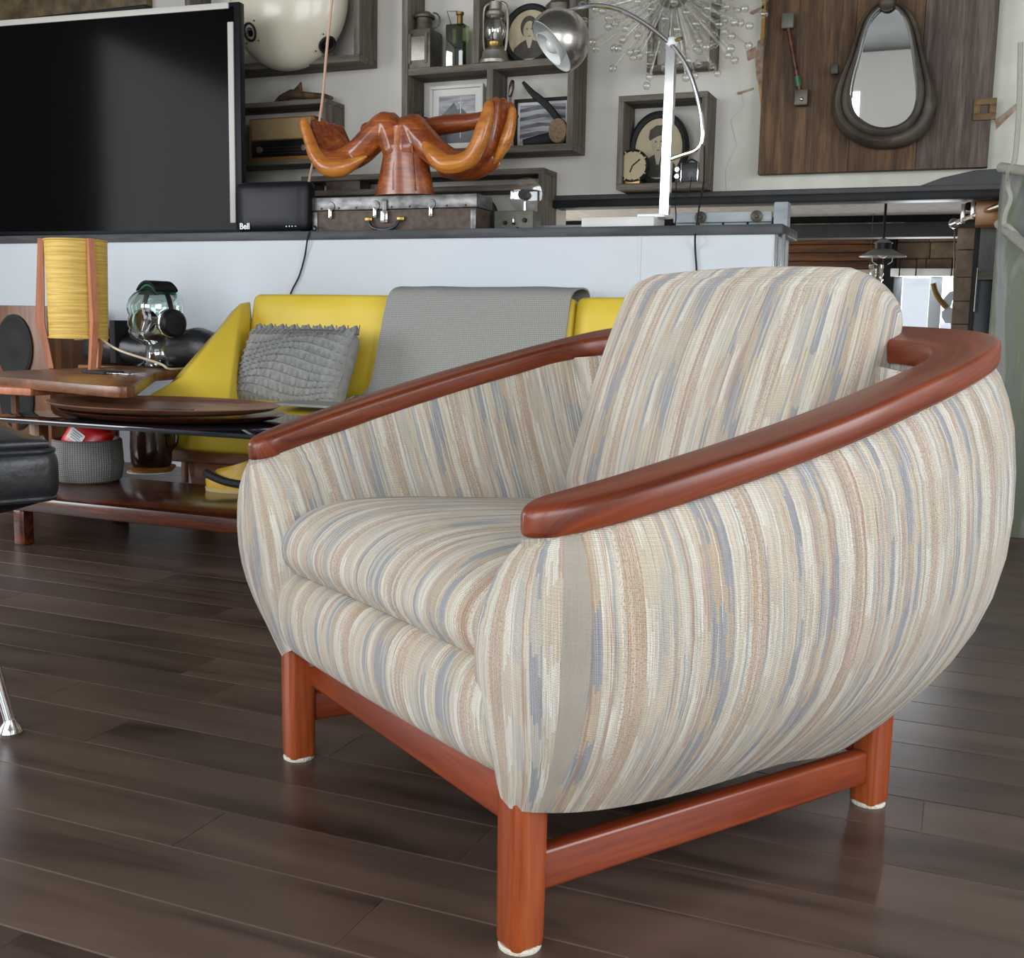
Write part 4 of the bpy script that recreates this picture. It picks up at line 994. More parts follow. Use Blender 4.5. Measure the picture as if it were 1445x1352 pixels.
for sy in (-1, 1):
    c_ = Vector((0.02 * hs_, sy * 0.33 * hs_, 0.10 * hs_))
    cp = part('ear_cup', G().lathe([(0.0, -0.03), (0.155 * hs_, -0.03), (0.17 * hs_, -0.02), (0.17 * hs_, 0.02), (0.14 * hs_, 0.03), (0.0, 0.032)], c_, 28, RX(-sy * PI / 2)), 'blackplastic', HP, local=True)
    part('ear_ring', G().lathe([(0.165 * hs_, -0.012), (0.180 * hs_, -0.010), (0.180 * hs_, -0.002), (0.165 * hs_, 0.0)], c_, 28, RX(-sy * PI / 2)), 'chrome', HP, local=True, sub=cp)
    part('yoke', G().tube([arch[2 if sy > 0 else -3], c_ + Vector((0, sy * 0.01, 0.10 * hs_))], 0.003, 6), 'chrome', HP, local=True)
# black leather bag behind the head
bq = P(215, 488, 3.72)
BG = empty('leather_bag', (bq.x, 3.72, TZ), 0, 'soft black leather bag lying behind the glass head', 'bag')
bw = (P(300, 488, 3.6).x - P(112, 488, 3.6).x) / 2; bh = (P(230, 450, 3.6).z - TZ)
g = G().rbox((bw, 0.075, bh * 0.5), 0.06, 8, (0.0, 0.02, 0.01), lambda v: Vector((v.x, v.y, (v.z + bh * 0.5) * (0.62 + 0.75 * (v.x / bw) ** 2 - 0.72 * (v.x / bw) ** 4) + 0.0)))
part('bag_body', g, 'leather', BG, local=True, smooth=70)
part('strap', G().b6(-0.13, -0.10, -0.105, 0.10, 0.01, bh * 0.95, 0.004), 'blackmatte', BG, local=True)
part('buckle', G().box((-0.165, -0.098, bh * 0.6), (0.05, 0.008, 0.05), 0.004), 'brass', BG, local=True)
# wallet and keys on the side table
q = Gz(145, 527, TZ)
solo('flat_wallet', G().box((q.x, q.y, TZ + 0.005), (0.13, 0.085, 0.010), 0.003, RZ(-0.2)), 'blackmatte', 'flat black wallet under the keys on the teak side table', 'wallet')
q = Gz(175, 529, TZ)
KY = empty('key_bunch', (q.x, q.y, TZ), 0, 'bunch of silver keys on the teak side table', 'keys')
part('key_ring', G().tube([(0.018 * math.cos(t), 0.018 * math.sin(t), 0.004) for t in [2 * PI * k / 20 for k in range(21)]], 0.002, 6), 'chrome', KY, local=True)
for an in (0.1, -0.5, 0.9, 2.7, 3.4):
    R_ = RZ(an)
    g = G().lathe([(0.0, 0), (0.012, 0), (0.012, 0.0025), (0.0, 0.0025)], (0.030, 0, 0.003), 12).box((0.055, 0, 0.0045), (0.035, 0.007, 0.0025)); g.v = [R_ @ v for v in g.v]
    part('key', g, 'chrome', KY, local=True)

# ================================================================== SOFA
SX0, SX1 = -2.79, -0.80
SF = empty('yellow_sofa', ((SX0 + SX1) / 2, 3.5, 0), 0, 'yellow vinyl sofa with angular wing arms against the white half wall', 'sofa')
# back: three panels, leaning
bt = 0.765
seams = [(-2.72, -2.045), (-2.043, -1.345), (-1.343, -0.87)]
for x0, x1 in seams:
    c_ = Vector(((x0 + x1) / 2, 3.80, 0.53)); hx_ = (x1 - x0) / 2
    Rb = RX(-math.radians(12))
    g = G().rbox((hx_, 0.065, 0.235), 0.03, 8, (0.001, 0.012, 0.004), lambda v: c_ + Rb @ v)
    part('back_cushion', g, 'yellow', SF, smooth=70)
for x0, x1 in ((-2.70, -1.70), (-1.698, -0.87)):
    c_ = Vector(((x0 + x1) / 2, 3.42, 0.295)); hx_ = (x1 - x0) / 2
    g = G().rbox((hx_, 0.34, 0.065), 0.03, 8, (0.001, 0.004, 0.012), lambda v: c_ + RX(-math.radians(-3)) @ v)
    part('seat_cushion', g, 'yellow', SF, smooth=70)
part('base_frame', G().b6(-2.62, -0.92, 3.12, 3.86, 0.17, 0.235, 0.006), 'walnut', SF)
for s_, xi in ((1, -2.722), (-1, -0.868)):
    # wing arm: a thick folded panel, low at the front and rising to the back
    sgn = s_
    def w(px_, py_, Y): v = P(px_, py_, Y); return Vector((v.x, v.y, v.z)) if sgn > 0 else Vector((2 * -1.795 - v.x, v.y, v.z))
    tip = w(204, 560, 3.22); topb = w(340, 427, 3.73); topb2 = w(354, 425, 3.80)
    mid = w(266, 526, 3.36); low = w(322, 572, 3.34)
    inner_ = [tip, mid, topb, Vector((xi, 3.84, 0.70)), Vector((xi, 3.84, 0.24)), Vector((xi, 3.34, 0.24)), low + Vector((0, 0, -0.03))]
    g = G()
    off = Vector((-0.05 * s_, 0.0, -0.02))
    a_in = [tip, Vector((xi, 3.16, 0.33)), Vector((xi, 3.34, 0.36)), Vector((xi, 3.80, 0.36)), topb2, topb, mid]
    cen_ = low
    # inner faces as a fan round the fold, plus a thick outer skin
    vs = [tip, mid, topb, topb2, Vector((xi, 3.84, 0.30)), Vector((xi, 3.30, 0.30)), Vector((xi, 3.14, 0.31)), low]
    ou = [v + Vector((-0.055 * s_, 0.01, -0.035)) for v in vs[:7]]
    ou[0] = tip + Vector((-0.004 * s_, 0.02, -0.05)); ou[6] = Vector((xi - 0.05 * s_, 3.14, 0.27)); ou[5] = Vector((xi - 0.05 * s_, 3.30, 0.24)); ou[4] = Vector((xi - 0.05 * s_, 3.87, 0.24))
    fs = [[7, 0, 1], [7, 1, 2], [7, 2, 3, 4], [7, 4, 5], [7, 5, 6], [7, 6, 0]]
    n_ = 8
    fs += [[i, (i + 1) % 7, n_ + (i + 1) % 7, n_ + i] for i in range(7)] + [[n_ + k for k in range(7)][::-1]]
    g.add(vs + ou, fs)
    bm = bmesh.new(); bm.from_mesh(to_mesh('tmp', g, M['yellow'], None)); bmesh.ops.bevel(bm, geom=list(bm.edges), offset=0.007, segments=2, profile=0.5, affect='EDGES')
    part('wing_arm', G().from_bm(bm), 'yellow', SF, smooth=50)
for x in (-2.52, -1.02):
    o = part('leg_frame', G().prism([(x - 0.03, 3.16, 0.17), (x - 0.03, 3.80, 0.17), (x - 0.03, 3.72, 0.0), (x - 0.03, 3.66, 0.0), (x - 0.03, 3.62, 0.10), (x - 0.03, 3.30, 0.10), (x - 0.03, 3.26, 0.0), (x - 0.03, 3.20, 0.0)], (0.035, 0, 0)), 'walnut', SF, smooth=None)
part('front_rail', G().b6(-2.50, -1.02, 3.13, 3.16, 0.09, 0.20, 0.004), 'walnut', SF)
# throw blanket over the middle of the back and down over the seat
tw = []
tx0, tx1 = -2.075, -1.345
spine = [(3.958, 0.42), (3.958, 0.62), (3.955, 0.74), (3.938, 0.785), (3.88, 0.797), (3.80, 0.788), (3.766, 0.765), (3.752, 0.72), (3.728, 0.62), (3.700, 0.50), (3.684, 0.43), (3.652, 0.394), (3.60, 0.386)]
spine = [(p.x, p.y) for p in catmull([(a_, b_, 0) for a_, b_ in spine], 3)]
g = G(); uvs = []; rowsT = []; NXT = 40
for layer in (0, 1):
    acc = 0
    for i, (yy, z_) in enumerate(spine):
        if i: acc += math.hypot(yy - spine[i - 1][0], z_ - spine[i - 1][1])
        a_, b_ = spine[max(i - 1, 0)], spine[min(i + 1, len(spine) - 1)]
        t = Vector((0, b_[0] - a_[0], b_[1] - a_[1])).normalized(); nn_ = Vector((0, t.z, -t.y))
        if nn_.y > 0 and i > 18: nn_ = -nn_
        k = i / (len(spine) - 1)
        lft = tx0 - 0.11 * max(0, (k - 0.45)) ** 1.1; rgt = tx1 - 0.03 * max(0, k - 0.4)
        for j in range(NXT + 1):
            u = j / NXT; x = lft + (rgt - lft) * u
            wv = 0.004 * mnoise.noise(Vector((x * 7, acc * 6, 1.0))) + 0.003
            out = Vector((x, yy, z_)) + Vector((0, -0.4, 0.6)).normalized() * wv
            if layer: out += Vector((0, -0.006, 0.006)) if i > 12 else Vector((0, 0.004, 0.006))
            g.v.append(out); uvs.append((x, acc))
R_ = len(spine); W_ = NXT + 1
for i in range(R_ - 1):
    for j in range(NXT):
        a_ = i * W_ + j; g.f.append([a_, a_ + 1, a_ + W_ + 1, a_ + W_]); b_ = a_ + R_ * W_; g.f.append([b_, b_ + W_, b_ + W_ + 1, b_ + 1])
edge = [i * W_ for i in range(R_)] + [(R_ - 1) * W_ + j for j in range(1, W_)] + [i * W_ + NXT for i in range(R_ - 2, -1, -1)] + [j for j in range(NXT - 1, 0, -1)]
for a_, b_ in zip(edge, edge[1:] + edge[:1]): g.f.append([a_, b_, b_ + R_ * W_, a_ + R_ * W_])
g.uv = uvs
TB = empty('throw_blanket', (-1.71, 3.8, 0.40), 0, 'grey wool throw draped over the back of the yellow sofa', 'blanket')
part('cloth', g, 'throw', TB, smooth=80)
rf = random.Random(4)
for j in range(30):
    x = tx0 - 0.06 + (tx1 - 0.02 - tx0 + 0.06) * j / 29
    part('fringe', G().tube([(x, 3.60, 0.392), (x + rf.uniform(-.006, .006), 3.575, 0.386), (x + rf.uniform(-.01, .01), 3.55, 0.381)], [0.004, 0.003, 0.002], 5), 'throw', TB)
# flat grey strip lying on the seat (folded end of a second throw)
g = G().rbox((0.13, 0.09, 0.005), 0.004, 6, (0, 0, 0.0), lambda v: v + Vector((-2.10, 3.27, 0.384)))
g.uv = [(v.x, v.y) for v in g.v]
solo('folded_cloth', g, 'ruffle', 'folded grey cloth lying flat on the sofa seat', 'cloth')
# ruffled cushion
pcn = P(427, 530, 3.60)
CU = empty('ruffled_pillow', (pcn.x, 3.56, 0.37), 0, 'grey pillow with wavy rows of ruffles leaning on the sofa back', 'pillow')
Rc = RZ(math.radians(-6)) @ RX(-math.radians(24))
phx, phz = 0.248, 0.158
pc0 = Vector((pcn.x - 0.005, 3.56, 0.485))
g = G().rbox((phx, 0.05, phz), 0.045, 10, (0, 0.035, 0), lambda v: pc0 + Rc @ v)
body = part('pillow_body', g, 'ruffle', CU, smooth=70)
def front_y(x, z_): return -0.05 - 0.035 * (1 - (x / phx) ** 2) * (1 - (z_ / phz) ** 2) + 0.03 * (max(abs(x) / phx, abs(z_) / phz) ** 8)
for r in range(11):
    z0 = phz - 0.012 - r * (2 * phz - 0.02) / 10.5
    g = G(); N = 120; A_ = []
    for j in range(N + 1):
        x = -phx * 0.985 + 2 * phx * 0.985 * j / N
        z_ = z0 + 0.018 * math.sin(x * 13 + r * 0.45) * (1 if 0 < r < 10 else 0.3)
        z_ = max(-phz + 0.002, min(phz - 0.004, z_)); zb = max(-phz, z_ - 0.026)
        pl_ = 0.0075 * math.sin(j * PI * 0.34 + r * 1.3) + 0.002 * math.sin(j * 1.7 + r * 2.0)
        yt = front_y(x, z_); yb = front_y(x, zb)
        A_.append([pc0 + Rc @ Vector((x, yt - 0.001, z_)), pc0 + Rc @ Vector((x, yb - 0.008 + pl_, zb)), pc0 + Rc @ Vector((x, yb - 0.002 + pl_, zb - 0.002)), pc0 + Rc @ Vector((x, yt + 0.004, z_ - 0.001))])
    g.rings(A_)
    part('ruffle', g, 'ruffle', CU, smooth=60)
for s_ in (1, -1):
    g = G(); A_ = []
    for j in range(91):
        x = -phx + 2 * phx * j / 90; zz_ = phz + 0.016 + 0.008 * math.sin(j * 1.9) ; 
        A_.append([pc0 + Rc @ Vector((x, -0.004 + 0.006 * math.sin(j * 1.3), s_ * (phz - 0.01))), pc0 + Rc @ Vector((x, -0.006 + 0.008 * math.sin(j * 1.3), s_ * zz_)), pc0 + Rc @ Vector((x, 0.000 + 0.008 * math.sin(j * 1.3), s_ * zz_)), pc0 + Rc @ Vector((x, 0.006 + 0.006 * math.sin(j * 1.3), s_ * (phz - 0.01)))])
    part('edge_frill', g.rings(A_), 'ruffle', CU, smooth=60)

# ================================================================== ON THE LEDGE
CZ = CAPZ
# television, turned a little
pr_ = P(343, 325, 4.26); tvh = P(343, 2, 4.26).z
TVW = 1.75; ta_ = math.radians(4.5)
TV = empty('television', (pr_.x - TVW / 2 * math.cos(ta_), 4.26 - TVW / 2 * math.sin(ta_), CZ), ta_, 'large black flat screen television standing on the ledge', 'television')
hh_ = tvh - CZ
part('case', G().b6(-TVW / 2, TVW / 2, -0.006, 0.035, 0.012, hh_, 0.004), 'blackplastic', TV, local=True)
part('screen', G().b6(-TVW / 2 + 0.02, TVW / 2 - 0.028, -0.009, -0.004, 0.03, hh_ - 0.02), 'tv', TV, local=True)
part('bezel_strip', G().b6(-TVW / 2, TVW / 2 - 0.05, -0.016, -0.006, hh_ - 0.028, hh_ - 0.002, 0.002), 'strip', TV, local=True)
part('bezel_strip', G().b6(TVW / 2 - 0.056, TVW / 2 - 0.028, -0.016, -0.006, 0.06, hh_ - 0.085, 0.002), 'strip', TV, local=True)
for x in (-0.5, 0.5): part('foot', G().b6(x - 0.03, x + 0.03, -0.07, 0.07, 0.0, 0.014, 0.003), 'blackplastic', TV, local=True)
# brown painting above the television
x0, x1, z0, z1 = rect(-120, -160, 205, 26, 4.80)
PT = empty('canvas_painting', ((x0 + x1) / 2, 4.82, z0), 0, 'mottled brown canvas showing above the television', 'painting')
part('canvas', G().b6(x0, x1, 4.80, 4.845, z0, z1, 0.003), 'brownpainting', PT)
part('frame_edge', G().b6(x0, x1, 4.79, 4.845, z0 - 0.02, z0, 0.003), 'blackmatte', PT)
# router
a_ = P(331, 328, 4.09); b_ = P(433, 255, 4.09); rw = b_.x - a_.x; rh = b_.z - CZ
RT = empty('internet_router', ((a_.x + b_.x) / 2, 4.13, CZ), 0, 'black rounded internet modem with small white lights on the ledge', 'modem')
g = G().rbox((rw / 2, 0.04, rh / 2), 0.028, 8, (0, 0.004, 0), lambda v: Vector((v.x * (1 + 0.03 * v.z / rh), v.y, v.z + rh / 2 + 0.004)))
part('case', g, 'blackplastic', RT, local=True, smooth=60)
part('foot', G().b6(-rw * 0.4, rw * 0.4, -0.03, 0.03, 0.0, 0.008, 0.002), 'blackmatte', RT, local=True)
for dx in (0.085, 0.100, 0.114): part('status_light', G().lathe([(0, 0), (0.0028, 0), (0.0028, 0.002), (0, 0.002)], (dx, -0.0445, rh * 0.12), 10, RX(PI / 2)), 'whiteprint', RT, local=True)
part('status_mark', G().b6(0.126, 0.134, -0.0455, -0.043, rh * 0.12 - 0.001, rh * 0.12 + 0.001), 'whiteprint', RT, local=True)
cu_ = bpy.data.curves.new('lettering', 'FONT'); cu_.body = 'Bell'; cu_.size = 0.036; cu_.extrude = 0.0008; cu_.offset = 0.0008
to_ = bpy.data.objects.new('lettering', cu_); COL.objects.link(to_)
bpy.context.view_layer.update()
me_ = bpy.data.meshes.new_from_object(to_.evaluated_get(bpy.context.evaluated_depsgraph_get())); bpy.data.objects.remove(to_)
me_.materials.clear(); me_.materials.append(M['whiteprint'])
to_ = bpy.data.objects.new('lettering', me_); COL.objects.link(to_); to_.parent = RT
to_.location = (-rw / 2 + 0.030, -0.0450, rh * 0.08); to_.rotation_euler = (PI / 2, 0, 0)
# power cord from the router down the half wall
q1 = P(436, 329, 4.035)
solo('router_cable', G().tube(catmull([(RT.location.x + rw / 2 + 0.008, 4.13, CZ + 0.03), (q1.x + 0.006, 4.08, CZ + 0.008), (q1.x, 4.034, CZ - 0.01), P(430, 362, 4.042), P(422, 390, 4.042), P(409, 419, 4.042), P(404, 470, 4.042)], 5), 0.0035, 8), 'blackmatte', 'thin black cable running from the modem down the white wall', 'cable')
# suitcase / trunk
a_ = P(441, 329, 4.13); b_ = P(672, 276, 4.13); sw = b_.x - a_.x; shh = P(556, 276, 4.13).z - CZ
SC = empty('metal_suitcase', ((a_.x + b_.x) / 2, 4.13, CZ), 0, 'worn brown suitcase with zinc lid band and clasps under the carved hands', 'suitcase')
SD = 0.155
part('case_body', G().b6(-sw / 2, sw / 2, 0.004, SD, 0.0, shh * 0.62, 0.003), 'trunk', SC, local=True)
part('lid', G().b6(-sw / 2 - 0.003, sw / 2 + 0.003, 0.0, SD + 0.003, shh * 0.63, shh, 0.004), 'zinc', SC, local=True)
for x in (-sw / 2 + 0.012, sw / 2 - 0.012): part('corner_plate', G().b6(x - 0.012, x + 0.012, -0.001, 0.01, 0.004, shh * 0.58, 0.002), 'zinc', SC, local=True)
for fx, big in ((0.41 * 0.98, False), (0.74, False), (0.12, False)):
    x = -sw / 2 + sw * fx if fx > 0.2 and fx != 0.4018 else -sw / 2 + sw * fx
    cl = part('clasp', G().box((x, -0.005, shh * 0.54), (0.016, 0.010, 0.042), 0.003), 'chrome', SC, local=True)
    part('clasp_plate', G().lathe([(0, 0), (0.020, 0), (0.018, 0.003), (0, 0.004)], (x, -0.001, shh * 0.74), 16, RX(PI / 2)), 'zinc', SC, local=True, sub=cl)
x = -sw / 2 + sw * 0.46
lk = part('lock', G().box((x, -0.006, shh * 0.42), (0.034, 0.012, 0.05), 0.004), 'chrome', SC, local=True)
part('hasp', G().box((x, -0.005, shh * 0.72), (0.022, 0.008, 0.05), 0.004), 'zinc', SC, local=True, sub=lk)
for dx in (-0.075, 0.075): part('handle_mount', G().box((x + dx, -0.004, shh * 0.36), (0.036, 0.010, 0.018), 0.004), 'brass', SC, local=True)
part('handle', G().tube(catmull([(x - 0.07, -0.010, shh * 0.30), (x - 0.055, -0.016, shh * 0.14), (x - 0.02, -0.018, shh * 0.06), (x + 0.02, -0.018, shh * 0.06), (x + 0.055, -0.016, shh * 0.14), (x + 0.07, -0.010, shh * 0.30)], 4), 0.007, 8), 'leather', SC, local=True)
for k in range(9): part('rivet', G().lathe([(0, 0), (0.005, 0), (0.003, 0.003), (0, 0.004)], (-sw / 2 + sw * (0.06 + 0.11 * k), 0.0, shh * 0.69), 8, RX(PI / 2)), 'tin', SC, local=True)
# carved hands
HZ = CZ + shh
HC = empty('hands_sculpture', (P(570, 275, 4.2).x, 4.2, HZ), 0, 'carved reddish wooden sculpture of two cupped open hands', 'sculpture')
m_ = dot(570, 220, 4.2)
def chain(pts, n=14):
    """pts: px, py, Y, radius in px -> smooth tapered tube"""
    c = catmull([P(a_, b_, Y) for a_, b_, Y, r in pts], 5)
    rs = [p.x for p in catmull([Vector((r * m_, 0, 0)) for a_, b_, Y, r in pts], 5)]
    return c, rs
def sculpt(name, chains, mat, vox=0.006):
    g = G()
    for ch in chains:
        c, rs = chain(ch); g.tube(c, rs, 12, True, True)
    o = part(name, g, mat, HC, smooth=None)
    md = o.modifiers.new('merge', 'REMESH'); md.mode = 'VOXEL'; md.voxel_size = vox; md.use_smooth_shade = True
    ms = o.modifiers.new('soften', 'SMOOTH'); ms.factor = 0.5; ms.iterations = 4
    return o
tl_ = []
for py_, xa, xb in ((276, 524, 617), (272, 526, 616), (250, 531, 612), (225, 537, 607), (205, 541, 602), (190, 545, 598), (180, 550, 594)):
    c_ = P((xa + xb) / 2, py_, 4.2); r = (xb - xa) / 2 * m_
    tl_.append([Vector((c_.x + r * math.cos(a_) * (1 - 0.10 * max(0, -math.sin(a_)) ** 8), 4.2 + 0.066 * math.sin(a_) * (1 if py_ > 200 else 0.9), max(c_.z, HZ))) for a_ in [2 * PI * k / 28 for k in range(28)]])
tk = part('trunk', G().rings(tl_), 'carved', HC, smooth=70)
for x_ in (555, 586):
    part('carved_groove', G().tube([P(x_, 268, 4.135), P(x_ - 1 + (570 - x_) * 0.1, 240, 4.138), P(x_ + (570 - x_) * 0.3, 205, 4.142)], [0.004, 0.005, 0.004], 8), 'carved', HC, sub=tk)
# the viewer's left hand
sculpt('hand', [[(562, 210, 4.2, 24), (548, 178, 4.2, 21), (530, 192, 4.2, 21), (508, 214, 4.2, 20), (486, 226, 4.21, 19), (470, 228, 4.22, 20)],
                [(490, 230, 4.17, 15), (470, 232, 4.17, 17), (452, 222, 4.18, 14)], [(486, 226, 4.25, 16), (466, 224, 4.26, 18)],
                [(462, 222, 4.20, 11), (452, 205, 4.20, 10), (446, 188, 4.20, 9), (444, 174, 4.20, 7)],
                [(474, 220, 4.23, 11), (465, 203, 4.23, 10), (460, 188, 4.23, 9), (457, 176, 4.23, 7)],
                [(486, 220, 4.26, 11), (478, 204, 4.26, 10), (472, 190, 4.26, 9), (469, 180, 4.26, 7)],
                [(494, 222, 4.28, 10), (488, 206, 4.29, 9), (483, 192, 4.29, 8), (480, 183, 4.29, 7)],
                [(545, 185, 4.26, 13), (530, 182, 4.27, 11), (518, 182, 4.28, 10)]], 'carved')
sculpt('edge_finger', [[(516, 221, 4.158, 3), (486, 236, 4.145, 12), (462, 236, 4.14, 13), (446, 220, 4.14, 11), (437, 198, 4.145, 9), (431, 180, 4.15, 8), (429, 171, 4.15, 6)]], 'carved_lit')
# the viewer's right hand
sculpt('hand', [[(578, 210, 4.2, 24), (580, 180, 4.2, 21), (596, 196, 4.19, 21), (616, 216, 4.18, 20), (640, 230, 4.19, 19), (664, 230, 4.21, 20)],
                [(630, 236, 4.22, 15), (665, 238, 4.23, 17), (694, 226, 4.23, 14)],
                [(672, 226, 4.18, 12), (688, 206, 4.18, 11), (696, 180, 4.18, 10), (700, 152, 4.18, 8), (700, 144, 4.18, 7)],
                [(682, 228, 4.22, 12), (698, 206, 4.22, 11), (707, 180, 4.22, 10), (710, 152, 4.22, 8), (710, 145, 4.22, 7)],
                [(692, 230, 4.26, 12), (708, 206, 4.26, 10), (716, 182, 4.26, 9), (720, 158, 4.26, 7), (721, 150, 4.26, 6)],
                [(600, 182, 4.30, 14), (630, 176, 4.30, 14), (664, 172, 4.30, 12), (690, 166, 4.30, 10)]], 'carved')
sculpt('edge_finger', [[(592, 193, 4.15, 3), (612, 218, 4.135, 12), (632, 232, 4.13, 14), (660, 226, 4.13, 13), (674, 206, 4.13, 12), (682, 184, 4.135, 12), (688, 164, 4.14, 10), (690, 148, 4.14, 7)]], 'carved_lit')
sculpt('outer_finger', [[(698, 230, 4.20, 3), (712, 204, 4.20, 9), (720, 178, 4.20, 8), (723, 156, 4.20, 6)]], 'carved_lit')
# arc lamp
YLp = 4.19
AL = empty('arc_lamp', (P(890, 325, YLp).x, YLp, CZ), 0, 'chrome arc lamp with steel globe shade on a marble block', 'lamp')
xa, xb = P(829, 326, YLp).x, P(930, 326, YLp).x
bz = P(880, 306, YLp - 0.07).z
part('marble_base', G().b6(xa, xb, YLp - 0.075, YLp + 0.075, CZ, bz, 0.003), 'marble', AL)
fx0, fx1 = P(902, 303, YLp).x, P(944, 303, YLp).x
part('foot_plate', G().b6(fx0, fx1 - 0.01, YLp - 0.03, YLp + 0.03, bz, bz + 0.014, 0.004), 'white', AL)
pt0, pt1 = P(938, 305, YLp), P(948, 64, YLp); dx_ = pt1.x - pt0.x
w_ = 0.017
lo = [[Vector((pt.x + a_ * w_, YLp + b_ * w_, z_)) for a_, b_ in ((-1, -1), (1, -1), (1, 1), (-1, 1))] for pt, z_ in ((pt0, bz + 0.01), (pt0.lerp(pt1, 0.5), (bz + pt1.z) / 2), (pt1, pt1.z))]
part('post', G().rings(lo), 'chrome', AL, smooth=None)
part('joint', G().ball(pt1 + Vector((0, 0, 0.008)), 0.023, 18), 'white', AL)
part('wing_screw', G().tube([pt1 + Vector((0.01, -0.01, 0.012)), P(962, 54, YLp - 0.02)], 0.006, 8), 'brass', AL)
arcp = catmull([P(a_, b_, YLp - 0.012) for a_, b_ in ((790, 19), (815, 11), (845, 8), (875, 14), (905, 30), (930, 48), (950, 66), (968, 92), (980, 122), (988, 155), (991, 185), (989, 203), (980, 213), (962, 219), (945, 225))], 5)
part('arc_tube', G().tube(arcp, 0.0085, 10), 'chrome', AL)
hc = P(788, 58, YLp - 0.01); hr = 44 * dot(788, 58, YLp)
ax_ = Vector((-0.62, -0.42, -0.64)).normalized()          # direction the shade opens
q_ = ax_.to_track_quat('Z', 'Y').to_matrix()
cutz = 0.30
prf = [(0.0, -1.0)] + [(math.sin(t), -math.cos(t)) for t in [PI * k / 24 for k in range(1, 24)] if -math.cos(t) < cutz] + [(math.sqrt(1 - cutz ** 2), cutz)]
prfi = [(r * 0.965, z_ * 0.965 if z_ < cutz - 0.02 else z_) for r, z_ in prf[::-1]]
sho = part('globe_shade', G().lathe([(r * hr, z_ * hr) for r, z_ in prf], hc, 40, q_), 'brushed', AL, smooth=60)
sho.data.polygons[0].use_smooth = True
part('shade_lining', G().lathe([(r * hr, z_ * hr) for r, z_ in prfi], hc, 40, q_), 'white', AL, smooth=60, sub=sho)
bmx = sho.data
def drop_caps(o):
    bm = bmesh.new(); bm.from_mesh(o.data)
    for f in [f for f in bm.faces if len(f.verts) > 8]: bm.faces.remove(f)
    bm.to_mesh(o.data); bm.free()
for c in [sho] + list(sho.children): drop_caps(c)
for o in bpy.data.objects:
    if o.name.startswith('shade_lining'): drop_caps(o)
# inner reflector flap
part('inner_reflector', G().lathe([(0.10 * hr, -0.35 * hr), (0.45 * hr, 0.0), (0.60 * hr, 0.42 * hr), (0.58 * hr, 0.42 * hr), (0.43 * hr, 0.02 * hr)], hc, 28, q_), 'white', AL, smooth=60)
part('bulb', G().ball(hc + ax_ * hr * 0.15, hr * 0.3, 14), 'bulb', AL)
solo('lamp_cable', G().tube(catmull([P(994, 206, 4.6) , P(993, 255, 4.55), P(987, 290, 4.42), P(983, 318, 4.40), P(982, 326, 4.30), P(981, 331, 4.034), P(981, 352, 4.042), P(983, 384, 4.042), P(983, 430, 4.042)], 5), 0.0035, 8), 'blackmatte', 'black cable hanging over the ledge beside the arc lamp', 'cable')
solo('thin_wire', G().tube(catmull([P(955, 250, 4.66), P(953, 285, 4.5), P(954, 305, 4.35), P(952, 318, 4.28), P(949, 324, 4.25)], 5), 0.0025, 6), 'blackmatte', 'thin black wire hanging behind the arc lamp post', 'wire')
solo('thin_wire', G().tube(catmull([P(976, 250, 4.66), P(972, 270, 4.62), P(962, 284, 4.58), P(952, 290, 4.50)], 5), 0.002, 6), 'blackmatte', 'curved thin wire hanging below the small camera', 'wire')
# army green film projector
YPj = 4.30
PJ = empty('film_projector', (P(728, 326, YPj).x, YPj, CZ), 0, 'army green film projector with clear reel beside the suitcase', 'projector')
x0, x1, z0, z1 = rect(697, 297, 752, 328, YPj - 0.05)
part('housing', G().b6(x0, x1, YPj - 0.05, YPj + 0.05, CZ, z1, 0.005), 'army', PJ)
for fx, fz, r in ((0.30, 0.45, 0.008), (0.52, 0.40, 0.006), (0.80, 0.55, 0.009), (0.62, 0.15, 0.009)):
    part('knob', G().lathe([(0, 0), (r, 0), (r, 0.012), (r * 0.8, 0.016), (0, 0.016)], (x0 + (x1 - x0) * fx, YPj - 0.049, CZ + (z1 - CZ) * fz), 14, RX(PI / 2)), 'blackmatte', PJ)
part('lever', G().box((x0 + (x1 - x0) * 0.52, YPj - 0.055, CZ + (z1 - CZ) * 0.5), (0.006, 0.01, 0.035), 0.002), 'chrome', PJ)
c_ = P(740, 275, YPj); r_ = 22 * dot(740, 275, YPj)
part('spindle', G().tube([P(740, 300, YPj), P(740, 285, YPj)], 0.008, 10), 'chrome', PJ)
part('reel_hub', G().lathe([(0, -0.03), (0.016, -0.03), (0.020, -0.02), (0.020, 0.02), (0, 0.02)], c_, 20, RX(PI / 2)), 'blackplastic', PJ)
part('reel', G().lathe([(0.0, 0), (r_ * 1.1, 0), (r_ * 1.15, 0.002), (r_ * 1.1, 0.004), (0, 0.004)], c_ + Vector((0, 0.02, 0)), 32, RX(PI / 2)), 'glass', PJ)
# pink pull cord hanging from the dome to behind the ledge
solo('pull_cord', G().tube(catmull([P(472, -30, 4.33), P(462, 60, 4.36), P(455, 140, 4.40), P(444, 215, 4.44), P(434, 268, 4.46), P(430, 300, 4.46), P(428, 345, 4.46)], 5), 0.006, 8), 'pinkcord', 'pale pink cord hanging in front of the ivory dome', 'cord')

